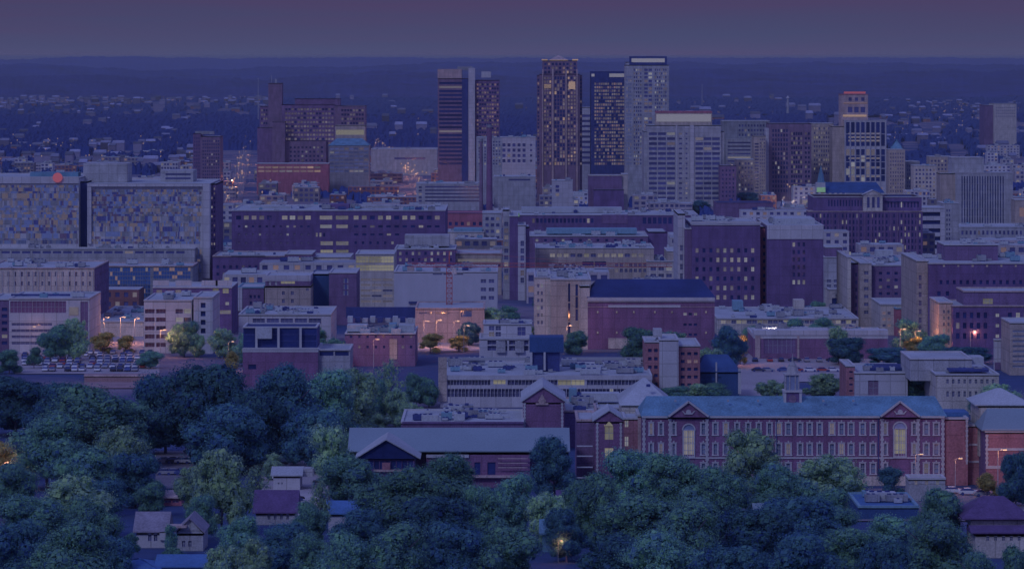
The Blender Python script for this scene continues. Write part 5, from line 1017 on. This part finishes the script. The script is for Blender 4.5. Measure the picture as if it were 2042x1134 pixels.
('mid', 700, 860, 60, 960, 'green tree overlapping the left end of the long hall'), ('light', 545, 900, 44, 958, 'small light tree at the edge of the forecourt'),
]
for a in T: tree(*a)
# ================================================================== cars
def car_proto(paint):
    t = thing('parked_car', 'x', 'car'); mb = MB()
    P_ = [(-2.2, .35), (-2.25, .75), (-1.9, .95), (-1.2, 1.0), (1.1, .95), (2.0, .85), (2.25, .6), (2.2, .35)]
    for s in (-1, 1):
        pass
    n = len(P_)
    for y in (-.88, .88):
        for (x, z) in P_: mb.v.append((x, y, z))
    mb.f.append(tuple(range(n))); mb.m.append(0); mb.f.append(tuple(range(2*n-1, n-1, -1))); mb.m.append(0)
    for i in range(n): j = (i+1) % n; mb.f.append((i, n+i, n+j, j)); mb.m.append(0)
    k = len(mb.v); mb.v += [(-1.0, -.66, 1.44), (.35, -.66, 1.44), (.35, .66, 1.44), (-1.0, .66, 1.44), (-1.0, -.66, 1.38), (.35, -.66, 1.38), (.35, .66, 1.38), (-1.0, .66, 1.38)]
    for f in ((0, 1, 2, 3), (0, 4, 5, 1), (1, 5, 6, 2), (2, 6, 7, 3), (3, 7, 4, 0)): mb.f.append(tuple(k+i for i in f)); mb.m.append(0)
    mb.obj('body', paint, t); g = MB(); lo = [(-1.75, -.8, .97), (1.1, -.8, .94), (1.1, .8, .94), (-1.75, .8, .97)]; hi = [(-1.0, -.65, 1.39), (.35, -.65, 1.39), (.35, .65, 1.39), (-1.0, .65, 1.39)]
    for i in range(4): j = (i+1) % 4; g.quad(lo[i], lo[j], hi[j], hi[i])
    g.obj('windows', 'glass_black', t); wh = MB(); wh.bar((0, -.1, 0), (0, .1, 0), .33, 0, 10); me = wh.mesh('wheel', ['dark'])
    for x in (-1.4, 1.4):
        for y in (-.82, .82): link('wheel', me, t, (x, y, .33))
    return t
protos = [car_proto('paint%d' % i) for i in range(5)]
LBC = ['small white car parked in the crowded lot above the left woods', 'black car parked in the crowded lot above the left woods', 'grey car parked in the crowded lot above the left woods', 'dark red car parked in the crowded lot above the left woods', 'blue car parked in the crowded lot above the left woods']
GRC = ['white cars in the left lot', 'black cars in the left lot', 'grey cars in the left lot', 'dark red cars in the left lot', 'blue cars in the left lot']
used = [0]*5; cr_ = random.Random(3)
def car(px, py, rz, lab=None, grp=None, pick=None):
    i = pick if pick is not None else cr_.choices(range(5), (8, 4, 5, 1, 2))[0]; Y = Yof(py)
    c = protos[i] if not used[i] else copy_tree(protos[i]); used[i] = 1
    c.location = (X(px, Y), Y, gz(Y)+.22); c.rotation_euler = (0, 0, rz); k = lab or LBC[i]
    tag(c, k if not callable(k) else k(i), 'car', grp or GRC[i])
for j, py in enumerate((706.5, 711.5, 717, 722.5, 728.5, 734.5, 741)):
    x = 50 if j in (1, 2, 3, 4) else 90
    while x < (304 if j < 6 else 285):
        if cr_.random() < .82: car(x+cr_.uniform(-.6, .6), py, PI/2+cr_.uniform(-.05, .05) if j % 2 == 0 else -PI/2)
        x += 15
CN = ['white', 'black', 'grey', 'dark red', 'blue']
for px, py in [(560, 914), (588, 922), (612, 915), (560, 960), (640, 968), (585, 1000)]: car(px, py, cr_.uniform(0, 6), 'car parked on the pale forecourt near the white house', 'cars on the forecourt')
for x in (330, 348, 366, 384, 402):
    for py in (905, 925, 948): 
        if cr_.random() < .75: car(x, py, .2, 'car parked between the trees above the low brick shed', 'cars above the brick shed')
for i in range(16): car(1508+(i % 8)*26+cr_.uniform(-6, 6), 722 if i < 8 else 742, cr_.choice((0, PI/2)), 'car parked before the low brick block with white parapet', 'cars by the low brick block')
for i in range(8): car(60+i*50, 703.5, 0, 'car on the street behind the crowded lot', 'cars on the street')
for i in range(4): car(1900+i*32, 985+i*3, 0, 'car parked under the orange brick wing', 'cars under the orange wing')
# ================================================================== street lamps
def lamp_proto(h=9):
    t = thing('street_lamp', 'x', 'street lamp'); mb = MB(); mb.bar((0, 0, 0), (0, 0, h), .13, 0, 8, .07); mb.bar((0, 0, h), (1.4, 0, h+.3), .06, 0, 6); mb.obj('pole', 'steel', t)
    mb = MB(); mb.box(1.0, 1.9, -.22, .22, h+.2, h+.42); hd = mb.obj('lamp_head', 'steel', t); mb = MB(); mb.box(1.05, 1.85, -.2, .2, h+.02, h+.2); mb.obj('bulb', 'bulb', t)
    ld = bpy.data.lights.new('lamp_light', 'POINT'); ld.energy = 2200; ld.color = (1.0, .40, .17); ld.shadow_soft_size = .5; link('lamp_light', ld, t, (1.45, 0, h-.35)); return t
lp = lamp_proto(); first = True
def lamp(px, yb, label, group=None, s=1, e=1.0, col=None):
    global first
    Y = Yof(yb); c = lp if first else copy_tree(lp); first = False
    c.location = (X(px, Y), Y, gz(Y)+.2); c.scale = (s, s, s); tag(c, label, 'street lamp', group)
    for ch in c.children:
        if ch.type == 'LIGHT': ch.data = ch.data.copy(); ch.data.energy = 1150*e*s*s; ch.data.color = col or (1.0, .40, .17)
    return c
lamp(207, 686, 'brightest street lamp, at the left car park before the low white roofed building', e=1.6); lamp(240, 685, 'orange lamp right of the brightest lamp at the left car park', e=1.3); lamp(180, 690, 'orange lamp left of the brightest lamp at the left car park', e=.35); lamp(268, 688, 'orange lamp near the left corner of the white car park building', e=1.6)
lamp(320, 714, 'lamp lighting the lowest bays of the white car park building', e=2.5); lamp(60, 706, 'lamp beside the banded block at the left', e=.15); lamp(455, 740, 'lamp behind the yellow green tree', e=.8)
lamp(870, 692, 'lamp lighting the yellow trees below the crane', e=1.8); lamp(845, 694, 'lamp left of the crane foot', e=1.2); lamp(905, 694, 'lamp right of the crane foot'); lamp(925, 704, 'small lamp before the dark tree below the crane', e=.6)
lamp(1066, 676, 'lamp with amber glow at the end of the narrow street', e=1.3); lamp(1130, 704, 'lamp at the foot of the concrete slotted building', e=1.2); lamp(745, 735, 'lamp behind the tall open tree', e=1.1)
lamp(1530, 712, 'bright lamp on the wall side of the low brick block', e=.9, col=(1, .8, .7)); lamp(1465, 730, 'yellow lamp between the dark tree and low brick block', e=1.4); lamp(1745, 714, 'orange lamp at the right end of the low brick block', e=1.4)
lamp(1795, 712, 'amber lamp before the small deck with ramps', e=1.6); lamp(1825, 716, 'amber lamp left of the huge brick hospital corner', e=1.6); lamp(1935, 716, 'lamp before the stepped hospital wing', e=.9); lamp(1860, 712, 'lamp hidden by the tree at the huge hospital corner', e=.8)
lamp(1262, 960, 'lamp lighting the orange side block of the school', e=.5, s=.8); lamp(1113, 1122, 'glowing yellow lamp low among the trees at the bottom', s=.4, e=1.2); lamp(8, 975, 'orange lamp between trees at the left edge', s=.6, e=2)
lamp(1825, 985, 'lamp beside the right gable of the school', e=.3, s=.9); lamp(1990, 985, 'lamp before the orange brick wing', e=.6); lamp(1905, 985, 'lamp by the brick block right of the long school', e=.5, s=.8)
for i in range(9):
    t_ = i/8; yb = 415-t_*115; px = 868-(868-752)*t_; lamp(px-9*(1-t_*.5), yb, 'street lamp along the glowing avenue right of the hospital', 'avenue lamps', s=1.3, e=5); lamp(px+6*(1-t_*.5), yb-4, 'street lamp along the glowing avenue right of the hospital', 'avenue lamps', s=1.3, e=5)
for i in range(7):
    t_ = i/6; yb = 420-t_*110; px = 458+t_*36; lamp(px+(4 if i % 2 else -7), yb, 'street lamp along the dim avenue beside the slender brown tower', 'left avenue lamps', s=1.4, e=4)
for px, yb in [(1560, 420), (1580, 428), (1600, 420), (1596, 440)]: lamp(px, yb, 'street lamp in the pale street left of the dark brick historic hospital', 'hospital street lamps', s=1.2, e=5, col=(1, .7, .5))
for px, yb in [(930, 470), (952, 480), (905, 474)]: lamp(px, yb-2, 'lamp on the red lit terrace beside the wide brown hospital', 'terrace lamps', s=1.1, e=4)
# ================================================================== filler blocks of the low city
fp = []
fr_ = random.Random(11)
for i in range(16):
    t = thing('city_block', 'x', 'building'); m_ = ['filler', 'filler_white', 'filler_brick', 'filler', 'filler_white'][i % 5]; wd = fr_.uniform(22, 52) if i < 8 else fr_.uniform(11, 24); hh = fr_.uniform(7, 20); D = fr_.uniform(16, 30); mb = MB()
    ny = max(2, int(hh/3.6)); nx = int(wd/fr_.uniform(3.2, 5)); fw, fh = fr_.choice([(.5, .5), (.9, .45), (.62, .55)]); holes = []
    for a in range(nx):
        for c in range(ny): cx, cz = wd*(a+.5)/nx, hh*(c+.45)/ny; holes.append((cx-wd/nx*fw/2, cx+wd/nx*fw/2, cz-hh/ny*fh/2, cz+hh/ny*fh/2))
    hs = facade(mb, (-wd/2, 0, 0), (1, 0, 0), (0, -1, 0), wd, hh, holes); facade(mb, (-wd/2, D, 0), (0, -1, 0), (-1, 0, 0), D, hh, []); facade(mb, (wd/2, 0, 0), (0, 1, 0), (1, 0, 0), D, hh, []); mb.quad((wd/2, D, 0), (-wd/2, D, 0), (-wd/2, D, hh), (wd/2, D, hh)); mb.obj('wall', m_, t)
    for h in hs:
        mt = fr_.choice(['lit', 'lit_dim', 'lit_peach']) if fr_.random() < .2 else 'glass'; link('window', pane(h[1]-h[0], h[3]-h[2], mt, False), t, (-wd/2+(h[0]+h[1])/2, .28, (h[2]+h[3])/2))
    mb = MB(); mb.box(-wd/2+.02, wd/2-.02, .02, D-.02, hh-.6, hh-.1, 0, 'b'); mb.obj('roof', ['pale_roof', 'grey_roof', 'pale_roof'][i % 3], t)
    if i % 2: mb = MB(); x_ = fr_.uniform(-wd/3, wd/6); mb.box(x_, x_+wd/5, D*.4, D*.8, hh-.1, hh+3); mb.obj('roof_house', ['unit', 'grey'][i % 4 > 1], t)
    for k in range(3): link('roof_unit', roof_unit(i+k), t, (fr_.uniform(-wd/2+3, wd/2-3), fr_.uniform(4, D-4), hh-.1))
    fp.append((t, wd, D, m_))
NM = {'filler': 'grey lilac low block', 'filler_white': 'whitish low block', 'filler_brick': 'brownish brick low block'}
placed = []
BL = [(o.location.x, o.location.y) for o in C.objects if o.type == 'EMPTY' and o.parent is None and o.get('category') in ('building',)]
foot = []
for o in list(C.objects):
    if o.parent and o.type == 'MESH' and o.parent.get('category') == 'building' and o.name.split('.')[0] in ('wall', 'wing', 'front_wall', 'shaft', 'right_wing', 'podium', 'block', 'lower_wing'):
        if o.parent.name.startswith('city_block'): continue
        bb = o.bound_box; L = o.parent.location; foot.append((L.x+bb[0][0]-3, L.x+bb[6][0]+3, L.y+bb[0][1]-3, L.y+bb[6][1]+3))
tn = 0
while tn < 46:
    py = fr_.uniform(560, 735); px = fr_.uniform(0, 2040); Y = Yof(py); x = X(px, Y)
    if any(q[0]-1 < x < q[1]+1 and q[2]-3 < Y < q[3]+3 for q in foot) or (30 < px < 320 and py > 698) or (1500 < px < 1760 and py > 700): continue
    h_ = fr_.uniform(7, 12)*F/Y; tree(fr_.choice(('small', 'small', 'light', 'mid')), px, py-h_, h_*fr_.uniform(.8, 1.1), py, 'small street tree between the hospital and office blocks', 'street trees between the middle distance blocks'); tn += 1
ui = [0]*16; tries = 0
while len(placed) < 290 and tries < 16000:
    tries += 1; i = fr_.randrange(16); t, wd, D, m_ = fp[i]; py = fr_.choice([fr_.uniform(300, 470), fr_.uniform(330, 420), fr_.uniform(470, 640)]); Y = Yof(py); px = fr_.uniform(-20, 2060)
    if 300 > px and py < 330: continue
    x = X(px, Y)
    if abs(px-(868-(420-py)*.92)) < 26 and py < 425: continue
    if abs(px-(458+(430-py)*.3)) < 20 and py < 440: continue
    if 1545 < px < 1612 and py < 440: continue
    if 1000 < px < 1090 and py > 560: continue
    r = (x-wd/2, x+wd/2, Y, Y+D)
    if any(r[0] < q[1]+2 and r[1] > q[0]-2 and r[2] < q[3]+4 and r[3] > q[2]-4 for q in foot): continue
    foot.append(r); placed.append(r); c = t if not ui[i] else copy_tree(t); ui[i] = 1
    c.location = (x, Y, gz(Y+D)-.3)
    z = 'left of the avenue' if px < 700 else ('between the chimneys and the pale gridded block' if px < 1300 else 'right of the pale gridded block')
    tag(c, NM[m_]+' of the downtown, '+z, 'building', NM[m_]+'s '+z)
for i in range(16):
    if not ui[i]:
        t = fp[i][0]
        for ch in list(t.children): bpy.data.objects.remove(ch)
        bpy.data.objects.remove(t)
# ================================================================== far town: small houses, sheds, lights among the woods
def far_proto(i):
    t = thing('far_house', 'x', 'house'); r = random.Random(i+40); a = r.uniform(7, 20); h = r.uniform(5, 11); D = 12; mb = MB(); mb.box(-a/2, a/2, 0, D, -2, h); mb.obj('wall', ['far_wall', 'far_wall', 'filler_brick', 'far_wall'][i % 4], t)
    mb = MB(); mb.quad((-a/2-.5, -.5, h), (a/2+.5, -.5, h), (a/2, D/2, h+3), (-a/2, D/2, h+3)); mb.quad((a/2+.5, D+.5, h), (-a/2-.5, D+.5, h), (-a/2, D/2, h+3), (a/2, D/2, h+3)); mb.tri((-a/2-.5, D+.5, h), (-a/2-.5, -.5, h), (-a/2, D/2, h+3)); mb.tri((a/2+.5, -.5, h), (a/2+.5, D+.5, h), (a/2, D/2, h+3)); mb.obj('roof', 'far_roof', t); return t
ff = [far_proto(i) for i in range(4)]; fu = [0]*4
def far_house(px, py, label, group, s=1.0):
    i = fr_.randrange(4); c = ff[i] if not fu[i] else copy_tree(ff[i]); fu[i] = 1; Y = Yof(py); k = s*fr_.uniform(.8, 1.3)
    c.location = (X(px, Y), Y, gz(Y)+1); c.scale = (k, k, k); tag(c, label, 'house', group)
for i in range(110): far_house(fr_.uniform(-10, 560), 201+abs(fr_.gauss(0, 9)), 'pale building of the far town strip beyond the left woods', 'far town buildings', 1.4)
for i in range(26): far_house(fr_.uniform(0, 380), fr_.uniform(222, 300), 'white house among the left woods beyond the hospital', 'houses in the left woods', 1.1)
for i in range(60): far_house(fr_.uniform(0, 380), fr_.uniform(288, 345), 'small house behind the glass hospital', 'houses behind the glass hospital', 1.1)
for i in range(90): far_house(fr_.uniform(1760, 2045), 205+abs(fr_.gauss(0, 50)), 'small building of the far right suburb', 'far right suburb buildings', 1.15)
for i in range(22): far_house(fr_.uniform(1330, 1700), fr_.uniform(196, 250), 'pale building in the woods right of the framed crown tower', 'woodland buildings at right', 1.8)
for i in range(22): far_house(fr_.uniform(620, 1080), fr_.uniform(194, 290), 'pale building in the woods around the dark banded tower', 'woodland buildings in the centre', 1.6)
# far street lights
fl = thing('far_street_light', 'x', 'street lamp'); mb = MB(); mb.bar((0, 0, 0), (0, 0, 11), .15, 0, 5); mb.obj('pole', 'steel', fl); mb = MB(); mb.bar((0, 0, 11), (0, 0, 12.6), .8, 0, 6); mb.obj('lamp_head', 'lit_far', fl); f1 = [0]
def farl(px, py, label, group):
    c = fl if not f1[0] else copy_tree(fl); f1[0] = 1; Y = Yof(py); c.location = (X(px, Y), Y, gz(Y)+4); k = (.7 if Y > 4500 else .95)*(Y/4500)**.8; c.scale = (k, k, 1); tag(c, label, 'street lamp', group)
for i in range(62): farl(fr_.uniform(0, 560), 200+abs(fr_.gauss(0, 10)), 'light of the far town strip beyond the left woods', 'far town lights')
for i in range(48): farl(fr_.gauss(1890, 70), 215+abs(fr_.gauss(0, 40)), 'street light of the far right suburb', 'far right suburb lights')
for i in range(30): farl(fr_.uniform(20, 380), fr_.uniform(285, 345), 'street light behind the glass hospital', 'lights behind the glass hospital')
for i in range(16): farl(fr_.uniform(600, 1080), fr_.uniform(195, 300), 'light in the woods around the dark banded tower', 'woodland lights in the centre')
for i in range(14): farl(fr_.uniform(1340, 1700), fr_.uniform(192, 250), 'light in the woods right of the framed crown tower', 'woodland lights at right')
for i in range(48):
    t_ = fr_.random(); yb = 412-t_*118; px = 866-(866-752)*t_; farl(px+fr_.gauss(0, 14*(1-t_*.6)), yb, 'warm glowing light along the avenue right of the hospital', 'avenue lights')
for i in range(30):
    t_ = fr_.random(); yb = 425-t_*135; px = 458+t_*40; farl(px+fr_.gauss(0, 13*(1-t_*.5)), yb, 'warm glowing light along the dim avenue beside the slender brown tower', 'left avenue lights')
for i in range(18): farl(fr_.uniform(450, 1050), fr_.uniform(330, 425), 'small warm light between the low central blocks', 'central block lights')
for i in range(20): farl(fr_.uniform(1440, 2040), fr_.uniform(330, 440), 'small warm light between the low blocks at right', 'right block lights')
# ================================================================== haze
m = bpy.data.materials.new('haze'); m.use_nodes = True; t = m.node_tree; t.nodes.clear(); o_ = N(t, 'ShaderNodeOutputMaterial'); v_ = N(t, 'ShaderNodeVolumePrincipled')
v_.inputs['Color'].default_value = (.70, .72, .76, 1); v_.inputs['Density'].default_value = HAZE; v_.inputs['Anisotropy'].default_value = 0
t.links.new(v_.outputs[0], o_.inputs['Volume']); M['haze'] = m
mb = MB(); mb.box(-42000, 42000, -420, 61000, -1.5-.0, HC+3); tag(mb.obj('haze', 'haze'), kind='stuff')
